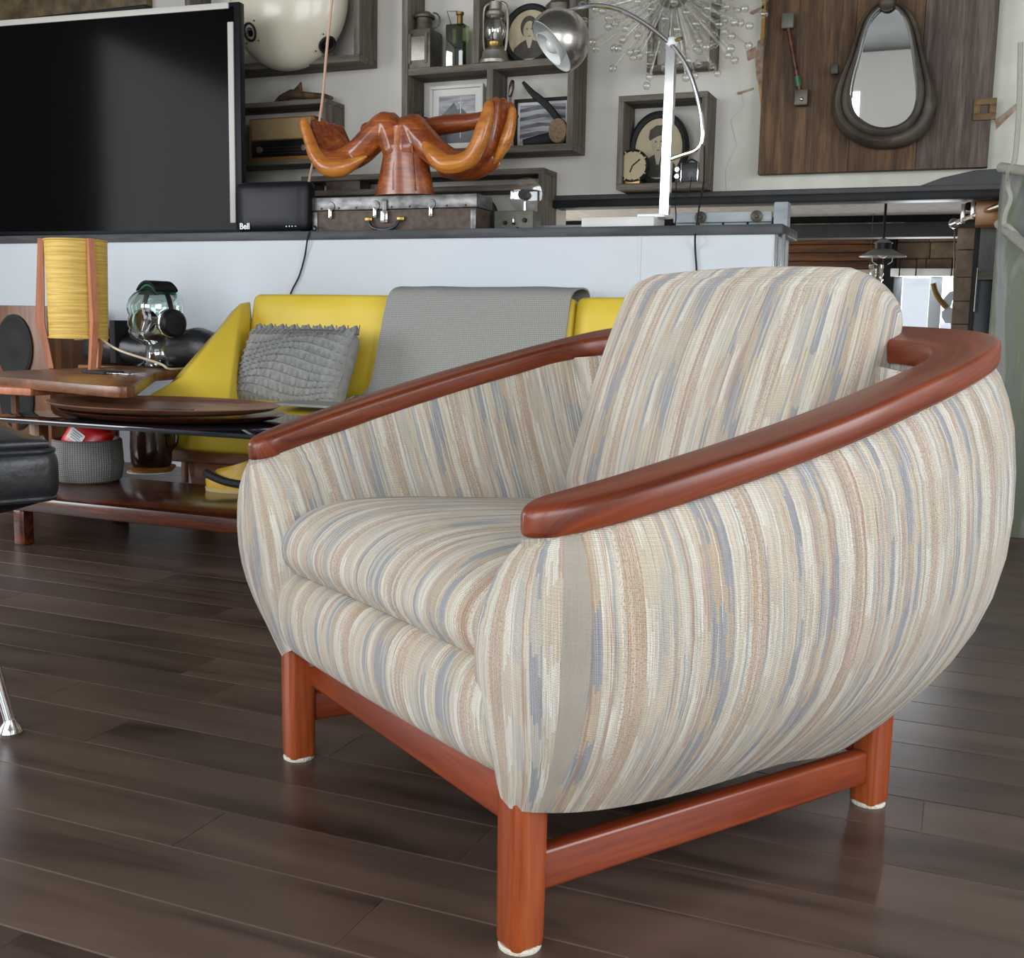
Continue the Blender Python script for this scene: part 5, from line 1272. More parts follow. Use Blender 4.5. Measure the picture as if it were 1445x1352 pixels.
# ================================================================== BOXES AND THINGS ON THE BACK WALL
def open_box(name, label, L_, T_, R_, B_, Yf, th=0.022, extra=(), cat='wall box', back=False, group='weathered wooden wall boxes'):
    """box of four boards against the wall; pixel outline of its front edges; extra: ('h'|'v', pixel coordinate of centre, lo, hi)"""
    x0, x1, z0, z1 = rect(L_, T_, R_, B_, Yf)
    r = empty(name, ((x0 + x1) / 2, (Yf + YB) / 2, z0), 0, label, cat, group)
    part('board', G().b6(x0, x1, Yf, YB - 0.001, z1 - th, z1, 0.002), 'old_wood', r)
    part('board', G().b6(x0, x1, Yf, YB - 0.001, z0, z0 + th, 0.002), 'old_wood', r)
    part('board', G().b6(x0, x0 + th, Yf, YB - 0.001, z0 + th, z1 - th, 0.002), 'old_wood_z', r)
    part('board', G().b6(x1 - th, x1, Yf, YB - 0.001, z0 + th, z1 - th, 0.002), 'old_wood_z', r)
    lv = {}
    for k, c_, lo_, hi_ in extra:
        if k == 'h':
            z_ = P((L_ + R_) / 2, c_, Yf).z; part('shelf', G().b6(x0 + th, x1 - th, Yf + 0.004, YB - 0.001, z_ - th / 2, z_ + th / 2, 0.002), 'old_wood', r); lv[c_] = z_ + th / 2
        else:
            x_ = P(c_, (lo_ + hi_) / 2, Yf).x; zt_ = P(c_, lo_, Yf).z; zb_ = P(c_, hi_, Yf).z
            part('divider', G().b6(x_ - th / 2, x_ + th / 2, Yf + 0.004, YB - 0.001, zb_, zt_, 0.002), 'old_wood_z', r)
    if back: part('back_panel', G().b6(x0 + th, x1 - th, YB - 0.012, YB - 0.001, z0 + th, z1 - th), 'old_wood', r)
    return r, x0, x1, z0, z1, lv
# box of the ivory dome
open_box('wall_box', 'large wooden wall box behind the ivory dome', 260, -150, 507, 96, 4.68, 0.03)
c_ = P(407, 2, 4.68); r_ = 97 * dot(407, 2, 4.6)
DM = empty('ivory_dome', (c_.x, 4.68, c_.z - r_), 0, 'round ivory fibreglass dome with dark round holes', 'dome')
part('dome_shell', G().ball(c_, (r_, 0.155, r_), 48), 'ivory', DM, smooth=80)
def on_dome(px_, py_):
    # nearest point of the dome surface along the wall normal through this pixel's ray at the dome front
    v = P(px_, py_, 4.56); dx, dz = (v.x - c_.x) / r_, (v.z - c_.z) / r_
    k = math.sqrt(max(0.02, 1 - dx * dx - dz * dz)); nrm_ = Vector((dx / r_, -k / 0.155, dz / r_)).normalized()
    return Vector((v.x, 4.68 - 0.155 * k, v.z)), nrm_
for px_, py_ in ((352, 45), (446, 56)):
    v, nn_ = on_dome(px_, py_); q_ = nn_.to_track_quat('Z', 'Y').to_matrix(); rr = 12 * dot(400, 50, 4.6)
    ho = part('vent_hole', G().lathe([(0, -0.004), (rr * 0.8, -0.004), (rr * 0.95, 0.006), (rr * 1.1, 0.004), (rr * 1.12, -0.004)], v, 24, q_), 'blackmatte', DM)
    part('hole_glass', G().ball(v, (rr * 0.55, rr * 0.55, 0.008), 14, q_), 'blackglass', DM, sub=ho)
    for k in range(4):
        a_ = PI / 4 + k * PI / 2; part('screw', G().ball(v + q_ @ Vector((math.cos(a_) * rr * 1.6, math.sin(a_) * rr * 1.6, -0.002)), 0.004, 8), 'tin', DM, sub=ho)
# radio box with radio and carved bird
_, x0, x1, z0, z1, _ = open_box('wall_box', 'wooden wall box holding the old radio', 300, 144, 460, 233, 4.68, 0.022)
rx0, rx1, rz0, rz1 = rect(356, 165, 444, 221, 4.72)
RD = empty('old_radio', ((rx0 + rx1) / 2, 4.77, z0 + 0.022), 0, 'old honey wood valve radio with cloth front in a wall box', 'radio')
rz0 = z0 + 0.0222
part('cabinet', G().b6(rx0 - 0.02, rx1, 4.72, 4.83, rz0, rz1, 0.008), 'honey', RD)
part('speaker_cloth', G().b6(rx0 + 0.0, rx1 - 0.015, 4.713, 4.722, rz0 + (rz1 - rz0) * 0.50, rz1 - 0.008, 0.003), 'radio_cloth', RD)
dp = part('dial_panel', G().b6(rx0 + 0.0, rx1 - 0.015, 4.712, 4.722, rz0 + 0.022, rz0 + (rz1 - rz0) * 0.48, 0.003), 'blackplastic', RD)
for fx in (0.14, 0.86): part('knob', G().lathe([(0, 0), (0.016, 0), (0.014, 0.014), (0, 0.015)], (rx0 + (rx1 - rx0) * fx, 4.714, rz0 + (rz1 - rz0) * 0.27), 18, RX(PI / 2)), 'tin_light', RD)
for k in range(3): part('dial_line', G().b6(rx0 + 0.05, rx1 - 0.07, 4.7105, 4.7125, rz0 + 0.035 + 0.014 * k, rz0 + 0.037 + 0.014 * k), 'brass', RD, sub=dp)
bz_ = P(430, 138, 4.74).z
bz_ = z1
b0, b1 = P(384, 138, 4.74).x, P(470, 138, 4.74).x
BD = empty('wooden_carving', ((b0 + b1) / 2, 4.76, bz_), 0, 'small dark carved wooden plane shape lying on the radio box', 'carving')
g = G().tube([(b0, 4.76, bz_ + 0.012), (b0 + 0.04, 4.76, bz_ + 0.03), (b0 + 0.10, 4.76, bz_ + 0.048), (b0 + 0.15, 4.76, bz_ + 0.040), (b1 - 0.06, 4.76, bz_ + 0.026), (b1 - 0.02, 4.76, bz_ + 0.016)], [0.006, 0.018, 0.022, 0.018, 0.013, 0.008], 12, True, True)
part('carved_body', g, 'barn', BD)
part('carved_fin', G().prism([(b0 + 0.10, 4.752, bz_ + 0.055), (b0 + 0.16, 4.752, bz_ + 0.055), (b0 + 0.155, 4.752, bz_ + 0.10), (b0 + 0.14, 4.752, bz_ + 0.085)], (0, 0.012, 0)), 'barn', BD)
for x_ in (b0 + 0.07, b1 - 0.09): part('peg', G().tube([(x_, 4.76, bz_), (x_, 4.76, bz_ + 0.03)], 0.006, 8), 'barn', BD)
# low long box behind the suitcase
_, x0, x1, z0, z1, lv = open_box('wall_box', 'long low wooden wall box behind the suitcase', 425, 243, 766, 345, 4.68, 0.025, [('h', 268, 0, 0)])
# only the left half carries the inner shelf: small brown box on it
sb0, sb1 = P(463, 260, 4.72).x, P(511, 260, 4.72).x
q = P(487, 250, 4.72)
solo('brown_box', G().b6(sb0, sb1, 4.70, 4.80, lv[268] + 0.0002, lv[268] + 0.055, 0.003), 'trunk', 'small brown box on the shelf behind the carved hand', 'box')
# round dark framed dial behind the suitcase
c_ = P(676, 285, 4.72); rr = 30 * dot(676, 285, 4.72)
DG = empty('round_gauge', (c_.x, 4.74, z0 + 0.025), 0, 'round black rimmed gauge peeping over the suitcase', 'gauge')
c_.z = max(c_.z, z0 + 0.025 + rr)
zmax = lv[268] - 0.025 - 0.001
rr = min(rr, (zmax - z0 - 0.025) / 2); c_.z = z0 + 0.0255 + rr
part('rim', G().lathe([(rr * 0.84, 0.0), (rr, 0.0), (rr, 0.03), (rr * 0.9, 0.036), (rr * 0.84, 0.03)], c_, 36, RX(PI / 2)), 'blackmatte', DG)
part('face', G().lathe([(0, 0.0), (rr * 0.85, 0.0), (rr * 0.85, 0.010), (0, 0.010)], c_, 36, RX(PI / 2)), 'tin', DG)
part('crest', G().ball(c_ + Vector((rr * 0.3, -0.012, rr * 0.2)), (rr * 0.2, 0.006, rr * 0.35), 12), 'dial', DG)
# big shelf unit
SHF, x0, x1, z0, z1, lv = open_box('wall_shelf', 'big weathered wooden wall shelf holding lanterns and framed photographs', 567, -150, 812, 217, 4.68, 0.03, [('h', 93, 0, 0), ('v', 690, 97, 213), ('v', 672, -140, 89)], cat='shelf')
S1 = lv[93]; S0 = z0 + 0.03
# square tin lantern
def tin_lantern():
    a_ = P(579, 88, 4.73); b_ = P(613, 42, 4.73); w_ = b_.x - a_.x; t_ = b_.z - S1; cx_ = (a_.x + b_.x) / 2
    r = empty('tin_lantern', (cx_, 4.75, S1), 0, 'square dark tin lantern with glass window on the left of the shelf', 'lantern')
    bo = part('housing', G().b6(cx_ - w_ / 2, cx_ + w_ / 2, 4.75 - w_ / 2, 4.75 + w_ / 2, S1, S1 + t_, 0.004), 'tin', r)
    part('window_pane', G().b6(cx_ - w_ * 0.3, cx_ + w_ * 0.3, 4.75 - w_ / 2 - 0.003, 4.75 - w_ / 2 + 0.001, S1 + t_ * 0.2, S1 + t_ * 0.8, 0.001), 'tin_light', r, sub=bo)
    for k in (-1, 1):
        part('window_bar', G().b6(cx_ + k * w_ * 0.34 - 0.006, cx_ + k * w_ * 0.34 + 0.006, 4.75 - w_ / 2 - 0.006, 4.75 - w_ / 2, S1 + t_ * 0.12, S1 + t_ * 0.88), 'tin', r, sub=bo)
    part('chimney', G().lathe([(w_ * 0.34, t_), (w_ * 0.30, t_ + 0.02), (w_ * 0.30, t_ + 0.055), (w_ * 0.40, t_ + 0.058), (w_ * 0.40, t_ + 0.068), (w_ * 0.22, t_ + 0.085), (0.0, t_ + 0.092)], (cx_, 4.75, S1), 18), 'tin', r)
    part('handle', G().tube([(cx_ + w_ * 0.36 + 0.034 * math.sin(t), 4.75, S1 + t_ + 0.045 + 0.034 * math.cos(t)) for t in [PI * k / 12 for k in range(13)]], 0.004, 8), 'tin', r)
tin_lantern()
def oil_can():
    a_ = P(630, 84, 4.73); b_ = P(656, 33, 4.73); w_ = b_.x - a_.x; t_ = b_.z - S1; cx_ = (a_.x + b_.x) / 2
    r = empty('green_bottle', (cx_, 4.75, S1), 0, 'square green glass bottle with brass neck and wire handle', 'bottle')
    part('bottle_body', G().b6(cx_ - w_ / 2, cx_ + w_ / 2, 4.75 - w_ * 0.4, 4.75 + w_ * 0.4, S1, S1 + t_, 0.006), 'greenglass', r)
    part('dregs', G().b6(cx_ - w_ * 0.44, cx_ + w_ * 0.44, 4.75 - w_ * 0.34, 4.75 + w_ * 0.34, S1 + 0.004, S1 + t_ * 0.25), 'army', r)
    part('neck', G().lathe([(0.014, t_), (0.013, t_ + 0.04), (0.018, t_ + 0.044), (0.018, t_ + 0.055), (0, t_ + 0.055)], (cx_ + w_ * 0.12, 4.75, S1), 16), 'brass', r)
    part('wire_handle', G().tube([(cx_ - w_ * 0.35, 4.75, S1 + t_), (cx_ - w_ * 0.60, 4.75, S1 + t_ + 0.065), (cx_ + w_ * 0.02, 4.75, S1 + t_ + 0.060), (cx_ + w_ * 0.12, 4.75, S1 + t_ + 0.030)], 0.0025, 6), 'tin', r)
oil_can()
def hurricane():
    c = P(697, 80, 4.72); k = dot(697, 40, 4.72); cx_ = c.x
    r = empty('hurricane_lantern', (cx_, 4.73, S1), 0, 'galvanised hurricane lantern with glass globe on the shelf', 'lantern')
    part('fuel_tank', G().lathe([(0.0, 0), (22 * k, 0), (22.5 * k, 4 * k), (19 * k, 9 * k), (18 * k, 17 * k), (13 * k, 21 * k), (9 * k, 24 * k), (0, 24 * k)], (cx_, 4.73, S1), 28), 'tin_light', r)
    part('burner', G().lathe([(9 * k, 23 * k), (11 * k, 27 * k), (11 * k, 30 * k), (0, 30 * k)], (cx_, 4.73, S1), 20), 'brass', r)
    part('globe', G().lathe([(9 * k, 29 * k), (14 * k, 38 * k), (15.5 * k, 46 * k), (14 * k, 56 * k), (10 * k, 64 * k), (9.5 * k, 64 * k), (13.5 * k, 55 * k), (15 * k, 46 * k), (13.5 * k, 38 * k), (8.5 * k, 30 * k)], (cx_, 4.73, S1), 28), 'glass', r, smooth=60)
    part('wick', G().ball((cx_, 4.73, S1 + 40 * k), (3 * k, 3 * k, 6 * k), 10), 'white', r)
    part('cap', G().lathe([(10 * k, 64 * k), (13 * k, 66 * k), (13 * k, 70 * k), (9 * k, 74 * k), (9 * k, 84 * k), (0, 86 * k)], (cx_, 4.73, S1), 22), 'tin_light', r)
    for s_ in (-1, 1): part('side_tube', G().tube(catmull([(cx_ + s_ * 15 * k, 4.73, S1 + 15 * k), (cx_ + s_ * 18 * k, 4.73, S1 + 30 * k), (cx_ + s_ * 19 * k, 4.73, S1 + 55 * k), (cx_ + s_ * 17 * k, 4.73, S1 + 78 * k), (cx_ + s_ * 8 * k, 4.73, S1 + 84 * k)], 4), 2.2 * k, 8), 'tin_light', r)
    part('bail', G().tube(catmull([(cx_ - 19 * k, 4.72, S1 + 58 * k), (cx_ - 25 * k, 4.70, S1 + 45 * k), (cx_ - 24 * k, 4.69, S1 + 30 * k), (cx_ - 17 * k, 4.70, S1 + 20 * k)], 4), 0.8 * k, 6), 'tin', r)
hurricane()
def oval_portrait(name, label, cx_px, cy_px, rx_px, rz_px, Y, base_z, cap=False):
    c = P(cx_px, cy_px, Y); k = dot(cx_px, cy_px, Y); rx, rz = rx_px * k, rz_px * k
    c.z = base_z + rz
    r = empty(name, (c.x, Y, base_z), 0, label, 'framed photo', 'old oval portraits')
    N = 48
    def ell(sx, sz, y): return [Vector((c.x + sx * math.cos(2 * PI * i / N), y, c.z + sz * math.sin(2 * PI * i / N))) for i in range(N)]
    part('frame', G().rings([ell(rx * 0.78, rz * 0.80, Y + 0.0), ell(rx * 0.80, rz * 0.82, Y - 0.012), ell(rx * 0.90, rz * 0.91, Y - 0.018), ell(rx, rz, Y - 0.008), ell(rx, rz, Y + 0.006), ell(rx * 0.78, rz * 0.80, Y + 0.006)], True, False), 'blackmatte', r)
    ph = part('print', G().rings([ell(rx * 0.80, rz * 0.82, Y + 0.004), ell(rx * 0.80, rz * 0.82, Y - 0.001)]), 'sepia_paper', r)
    def shape(nm, pts, d, mat):
        part(nm, G().prism([(c.x + a_ * rx, Y - 0.001, c.z + b_ * rz) for a_, b_ in pts], (0, -d, 0)), mat, r, sub=ph, smooth=None)
    def oval(cx_, cz_, a_, b_, n_=20): return [(cx_ + a_ * math.cos(2 * PI * i / n_), cz_ + b_ * math.sin(2 * PI * i / n_)) for i in range(n_)]
    shape('print_jacket', [(-0.62, -0.62), (-0.56, -0.40), (-0.34, -0.24), (-0.12, -0.14), (0.10, -0.16), (0.36, -0.26), (0.56, -0.44), (0.60, -0.62), (0.3, -0.76), (-0.3, -0.76)], 0.0010, 'sepia_dark')
    shape('print_neck', [(-0.14, -0.12), (0.10, -0.14), (0.02, -0.42), (-0.06, -0.42)], 0.0014, 'sepia_skin')
    if not cap: shape('print_hair', oval(-0.04, 0.26, 0.30, 0.36), 0.0016, 'sepia_dark')
    shape('print_face', oval(-0.02, 0.14, 0.22, 0.31), 0.0020, 'sepia_skin')
    for ex in (-0.10, 0.07): shape('print_eye', oval(ex, 0.19, 0.035, 0.022, 10), 0.0024, 'sepia_dark')
    shape('print_mouth', oval(-0.01, -0.04, 0.06, 0.014, 10), 0.0024, 'sepia_dark')
    shape('print_nose', [(-0.03, 0.16), (0.0, 0.16), (0.02, 0.05), (-0.04, 0.05)], 0.0024, 'sepia_paper')
    if cap:
        shape('print_cap', [(-0.34, 0.30), (-0.30, 0.50), (-0.10, 0.62), (0.14, 0.62), (0.32, 0.50), (0.34, 0.36), (0.20, 0.38), (-0.05, 0.33), (-0.30, 0.22)], 0.0024, 'sepia_dark')
    return r
# portrait leaning behind the globe lamp
oval_portrait('oval_portrait', 'oval sepia portrait of a dark haired sitter behind the globe shade', 748, 44, 42, 42, 4.80, S1 + 0.0005)
# red lantern at the top right of the shelf
c_ = P(802, 20, 4.74); k_ = dot(802, 20, 4.74)
RL = empty('red_lantern', (c_.x - 0.035, 4.74, S1), 0, 'dark lantern with a red stem at the top of the shelf', 'lantern')
part('stand', G().lathe([(0, 0), (0.05, 0), (0.05, 0.01), (0.012, 0.02), (0.010, 0.16), (0, 0.16)], (c_.x - 0.035, 4.74, S1), 18), 'red', RL)
part('hood', G().lathe([(0.012, 0.15), (0.062, 0.20), (0.066, 0.225), (0.03, 0.26), (0.03, 0.30), (0, 0.30)], (c_.x - 0.035, 4.74, S1), 22), 'tin', RL)
# framed mountain photograph, lower left compartment
def framed_photo(name, label, L_, T_, R_, B_, Y, base_z, wide_mat, mat_frame):
    x0, x1, z0, z1 = rect(L_, T_, R_, B_, Y); z0 = base_z
    r = empty(name, ((x0 + x1) / 2, Y, z0), 0, label, 'framed photo')
    t = 0.014
    for nm, a_ in (('frame_bar', (x0, x1, z1 - t, z1)), ('frame_bar', (x0, x1, z0, z0 + t)), ('frame_bar', (x0, x0 + t, z0 + t, z1 - t)), ('frame_bar', (x1 - t, x1, z0 + t, z1 - t))):
        part(nm, G().b6(a_[0], a_[1], Y - 0.018, Y + 0.004, a_[2], a_[3], 0.002), mat_frame, r)
    part('mat_board', G().b6(x0 + t, x1 - t, Y - 0.004, Y + 0.002, z0 + t, z1 - t), 'mat_board', r)
    m__ = wide_mat
    ph = part('print', G().b6(x0 + t + m__, x1 - t - m__, Y - 0.0055, Y - 0.004, z0 + t + m__, z1 - t - m__), 'photo_grey', r)
    return r, ph, x0 + t + m__, x1 - t - m__, z0 + t + m__, z1 - t - m__
r, ph, a_, b_, c_, d_ = framed_photo('framed_photo', 'white framed photo of a dark mountain with a cross', 608, 121, 683, 215, 4.81, S0 + 0.0004, 0.03, 'mat_board')
part('print_mountain', G().prism([(a_ + (b_ - a_) * u, 4.8045, c_ + (d_ - c_) * v) for u, v in ((0, 0.30), (0, 0.55), (0.28, 0.74), (0.42, 0.86), (0.52, 0.70), (0.62, 0.74), (0.80, 0.60), (1, 0.42), (1, 0.0), (0, 0.0))], (0, -0.0008, 0)), 'photo_dark', r, sub=ph, smooth=None)
part('print_cross', G().b6(a_ + (b_ - a_) * 0.60, a_ + (b_ - a_) * 0.62, 4.8030, 4.8036, c_ + (d_ - c_) * 0.1, c_ + (d_ - c_) * 0.95).b6(a_ + (b_ - a_) * 0.54, a_ + (b_ - a_) * 0.68, 4.8030, 4.8036, c_ + (d_ - c_) * 0.84, c_ + (d_ - c_) * 0.86), 'mat_board', r, sub=ph, smooth=None)
r, ph, a_, b_, c_, d_ = framed_photo('framed_photo', 'black framed photo of grey sea waves', 727, 139, 806, 210, 4.81, S0 + 0.0004, 0.012, 'blackmatte')
for k in range(4):
    z_ = c_ + (d_ - c_) * (0.15 + 0.22 * k)
    part('print_wave', G().prism([(a_, 4.8045, z_), (a_ + (b_ - a_) * 0.5, 4.8045, z_ + 0.012), (b_, 4.8045, z_ + 0.004), (b_, 4.8045, z_ + 0.018), (a_ + (b_ - a_) * 0.4, 4.8045, z_ + 0.028), (a_, 4.8045, z_ + 0.014)], (0, -0.0008, 0)), 'photo_dark', r, sub=ph, smooth=None)
# small clip lamp between trunk of the sculpture and shelf
q = P(592, 166, 4.72)
solo('small_clip', G().b6(q.x - 0.06, q.x + 0.04, 4.70, 4.76, S0 + 0.0004, q.z, 0.004).tube([(q.x - 0.005 + 0.012 * math.cos(t), 4.73, q.z + 0.014 + 0.016 * math.sin(t)) for t in [2 * PI * i / 16 for i in range(17)]], 0.003, 6), 'blackmatte', 'small black box with a metal ring behind the carved wrist', 'box')
# old ski boot press / skate with cork sole
SKt = empty('curved_tool', (P(775, 210, 4.74).x, 4.74, S0), 0, 'old black curved hand tool with round cork end on the shelf', 'tool')
sc_ = catmull([P(738, 116, 4.74), P(752, 132, 4.74), P(768, 145, 4.74), P(780, 158, 4.74), P(790, 172, 4.74)], 4)
part('curved_arm', G().tube(sc_, [0.007, 0.009, 0.011, 0.013, 0.014] + [0.016] * (len(sc_) - 5), 8), 'blackmatte', SKt)
k_ = dot(775, 190, 4.74); c_ = P(793, 189, 4.74)
part('cork_end', G().lathe([(0, -0.02), (13 * k_, -0.02), (14 * k_, 0.0), (13 * k_, 0.02), (0, 0.02)], (c_.x, 4.70, S0 + 17.6 * k_), 24, RX(PI / 2), (1, 1.25)), 'cork', SKt)
part('boot_body', G().tube([Vector((P(740, 203, 4.75).x, 4.738, S0 + 0.018)), Vector((P(760, 198, 4.75).x, 4.748, S0 + 0.027)), Vector((P(780, 194, 4.75).x, 4.757, S0 + 0.034)), Vector((P(800, 190, 4.75).x, 4.757, S0 + 0.036))], [0.016, 0.025, 0.032, 0.034], 12), 'blackmatte', SKt)
DRv = empty('wooden_handle_tool', (P(722, 205, 4.73).x, 4.73, S0), 0, 'upright tool with dark red wooden handle behind the carved hand', 'tool')
v0 = P(723, 116, 4.73); v1 = P(720, 135, 4.73)
part('handle', G().tube([v0, v0.lerp(v1, 0.4), v1], [0.010, 0.013, 0.009], 12, True, True), 'rose', DRv)
part('blade', G().tube([v1, Vector((v1.x, 4.73, S0 + 0.002))], 0.006, 8), 'tin', DRv)
part('cross_pin', G().tube([P(722, 163, 4.72), P(731, 165, 4.72)], 0.008, 10), 'barn', DRv)
# portrait box with clock and camera
PB, x0, x1, z0, z1, _ = open_box('wall_box', 'square wooden wall box holding soldier portrait, clock and camera', 871, 132, 996, 266, 4.68, 0.024)
Z0 = z0 + 0.0244
oval_portrait('oval_portrait', 'oval portrait of a soldier in a cap inside the square box', 930, 200, 44, 52, 4.80, Z0, True)
k_ = dot(893, 232, 4.70); c_ = P(893, 232, 4.705); rr = 23 * k_; c_.z = Z0 + rr * 1.1
CK = empty('desk_clock', (c_.x, 4.71, Z0), 0, 'round brass faced desk clock in the portrait box', 'clock')
part('rim', G().lathe([(0, 0.0), (rr, 0.0), (rr * 1.02, 0.02), (rr * 0.95, 0.030), (rr * 0.90, 0.022), (0, 0.022)], (c_.x, 4.725, c_.z), 36, RX(PI / 2)), 'blackmatte', CK)
part('dial', G().lathe([(0, 0), (rr * 0.86, 0), (rr * 0.86, 0.004), (0, 0.004)], (c_.x, 4.704, c_.z), 36, RX(PI / 2)), 'dial', CK)
for k in range(12):
    a_ = 2 * PI * k / 12; part('hour_mark', G().box((c_.x + math.sin(a_) * rr * 0.9, 4.698, c_.z + math.cos(a_) * rr * 0.9), (0.006, 0.004, 0.012), 0, RY(a_)), 'sepia_skin' if k % 3 else 'blackmatte', CK)
for a_, ln in ((0.9, 0.6), (3.5, 0.42)): part('hand', G().box((c_.x + math.sin(a_) * rr * ln / 2, 4.698, c_.z + math.cos(a_) * rr * ln / 2), (0.005, 0.002, rr * ln), 0, RY(a_)), 'blackmatte', CK)
part('base', G().b6(c_.x - rr * 0.5, c_.x + rr * 0.5, 4.70, 4.75, Z0, Z0 + rr * 0.22, 0.003), 'brass', CK)
cx0, cx1, cz0, cz1 = rect(956, 222, 985, 250, 4.71)
CM = empty('folding_camera', ((cx0 + cx1) / 2, 4.73, Z0), 0, 'small black box camera with chrome edges in the portrait box', 'camera')
hgt = cz1 - cz0
part('body', G().b6(cx0 + 0.022, cx1, 4.70, 4.76, Z0, Z0 + hgt, 0.006), 'leather', CM)
part('chrome_edge', G().b6(cx0 + 0.016, cx0 + 0.022, 4.698, 4.762, Z0, Z0 + hgt, 0.002).b6(cx1, cx1 + 0.005, 4.698, 4.762, Z0, Z0 + hgt, 0.002), 'chrome', CM)
part('lens_board', G().b6(cx0 - 0.004, cx0 + 0.012, 4.695, 4.75, Z0, Z0 + hgt * 0.85, 0.003), 'tin', CM)
for fz in (0.65, 0.3): part('lens', G().lathe([(0, 0), (0.009, 0), (0.009, 0.010), (0, 0.010)], (cx0 + 0.004, 4.697, Z0 + hgt * fz), 16, RX(PI / 2)), 'chrome', CM)
part('carry_strap', G().tube(catmull([(cx0 + 0.03, 4.73, Z0 + hgt), ((cx0 + cx1) / 2 + 0.01, 4.73, Z0 + hgt + 0.016), (cx1 - 0.005, 4.73, Z0 + hgt)], 5), 0.004, 8), 'leather', CM)
# small wooden box behind the sputnik lamp
open_box('wall_box', 'dark wooden wall box behind the glass starburst chandelier', 915, -60, 1012, 98, 4.775, 0.026)
# glass starburst chandelier
cs = P(950, -14, 4.50)
k_ = dot(950, 0, 4.42)
CHD = empty('starburst_chandelier', (cs.x, cs.y, cs.z), 0, 'clear glass starburst chandelier with bubble tipped rods', 'chandelier')
part('core', G().ball((0, 0, 0), 0.07, 20), 'tin_light', CHD, local=True)
part('hanger', G().tube([(0, 0, 0.05), (0, 0, ZC - cs.z - 0.001)], 0.008, 8), 'chrome', CHD, local=True)
rodm = to_mesh('glass_rod', G().tube([(0, 0, 0.06), (0, 0, 0.31)], 0.0038, 7), M['glass'], 60)
bubm = to_mesh('glass_bubble', G().ball((0, 0, 0.318), 0.0165, 12), M['glass'], 80)
gr = (1 + 5 ** 0.5) / 2; NR = 220; rnd = random.Random(11)
for i in range(NR):
    zf = 1 - 2 * (i + 0.5) / NR; th = 2 * PI * i / gr
    if zf > 0.45: continue
    d = Vector((math.sqrt(1 - zf * zf) * math.cos(th), math.sqrt(1 - zf * zf) * math.sin(th), zf))
    sc_ = rnd.choice((0.86, 0.95, 1.05, 1.16))
    if d.y > 0.55: sc_ = min(sc_, 0.90)
    if d.y < -0.5: sc_ = min(sc_, 0.84)
    o = bpy.data.objects.new('glass_rod', rodm); COL.objects.link(o); o.parent = CHD
    o.rotation_mode = 'QUATERNION'; o.rotation_quaternion = d.to_track_quat('Z', 'Y'); o.scale = (1, 1, sc_)
    b = bpy.data.objects.new('glass_bubble', bubm); COL.objects.link(b); b.parent = o
    b.location = (0, 0, 0.318 - 0.318 / sc_); b.scale = (1, 1, 1 / sc_)

# ================================================================== BARN BOARD PANEL with mirror, tool and plate
x0, x1, z0, z1 = rect(1079, -160, 1408, 241, 4.80)
PN = empty('barn_board_panel', ((x0 + x1) / 2, 4.82, z0), 0, 'dark brown barn board panel of upright planks on the wall', 'wall panel')
xs_ = [x0, P(1196, 245, 4.80).x, P(1291, 240, 4.80).x, x1]
for i in range(3):
    part('plank', G().b6(xs_[i] + 0.0006, xs_[i + 1] - 0.0006, 4.795 - [0, .0015, .003][i], YB - 0.0135, z0, z1, 0.002), 'barn' if i < 2 else 'barn_grey', PN)
OUT = [(1250, 2), (1232, 8), (1216, 26), (1206, 52), (1196, 82), (1184, 108), (1175, 132), (1173, 156), (1181, 178), (1200, 196), (1224, 206), (1250, 208), (1280, 203), (1304, 188), (1318, 164), (1322, 138), (1316, 110), (1308, 84), (1302, 52), (1292, 24), (1274, 7)]
INN = [(1250, 8), (1240, 14), (1228, 28), (1219, 52), (1212, 80), (1205, 106), (1201, 130), (1202, 148), (1210, 163), (1228, 175), (1248, 179), (1270, 174), (1284, 162), (1291, 144), (1292, 124), (1290, 104), (1287, 80), (1283, 52), (1276, 28), (1266, 14), (1258, 9)]
Oc = catmull([P(a_, b_, 4.74) for a_, b_ in OUT], 4, True); Ic = catmull([P(a_, b_, 4.74) for a_, b_ in INN], 4, True)
MRR = empty('collar_mirror', (P(1250, 208, 4.74).x, 4.76, P(1250, 208, 4.74).z), 0, 'pear shaped mirror framed by an old leather horse collar', 'mirror')
def mixl(k, y): return [o_.lerp(i_, k) + Vector((0, y, 0)) for o_, i_ in zip(Oc, Ic)]
part('collar', G().rings([mixl(0, 0.048), mixl(-0.02, 0.02), mixl(0.05, -0.010), mixl(0.25, -0.026), mixl(0.45, -0.020), mixl(0.52, -0.006), mixl(0.60, -0.016), mixl(0.80, -0.020), mixl(0.96, -0.006), mixl(1.0, 0.012), mixl(1.0, 0.048)], True, False), 'collar', MRR, smooth=60)
mg = G().rings([mixl(1.02, 0.020), mixl(1.02, 0.026)])
cz_ = P(1250, 90, 4.74).z
for i, v in enumerate(mg.v): v.y -= (v.z - cz_) * 0.014         # glass hangs tipped forward at the top
part('mirror_glass', mg, 'mirror', MRR, smooth=None)
part('buckle_lug', G().box(P(1178, 98, 4.735), (0.03, 0.03, 0.04), 0.006), 'collar', MRR)
part('top_knot', G().ball(P(1252, 4, 4.735), (0.035, 0.03, 0.03), 14), 'collar', MRR)
part('edge_cord', G().tube([mixl(0.98, -0.008)[i] for i in range(0, len(Oc))][:26], 0.003, 6), 'chrome', MRR)
TL = empty('iron_bolt_tool', (P(1121, 150, 4.77).x, 4.77, P(1121, 150, 4.77).z), 0, 'rusty iron rod with square ends hung on the barn boards', 'tool')
a_, b_ = P(1112, 36, 4.772), P(1130, 136, 4.772)
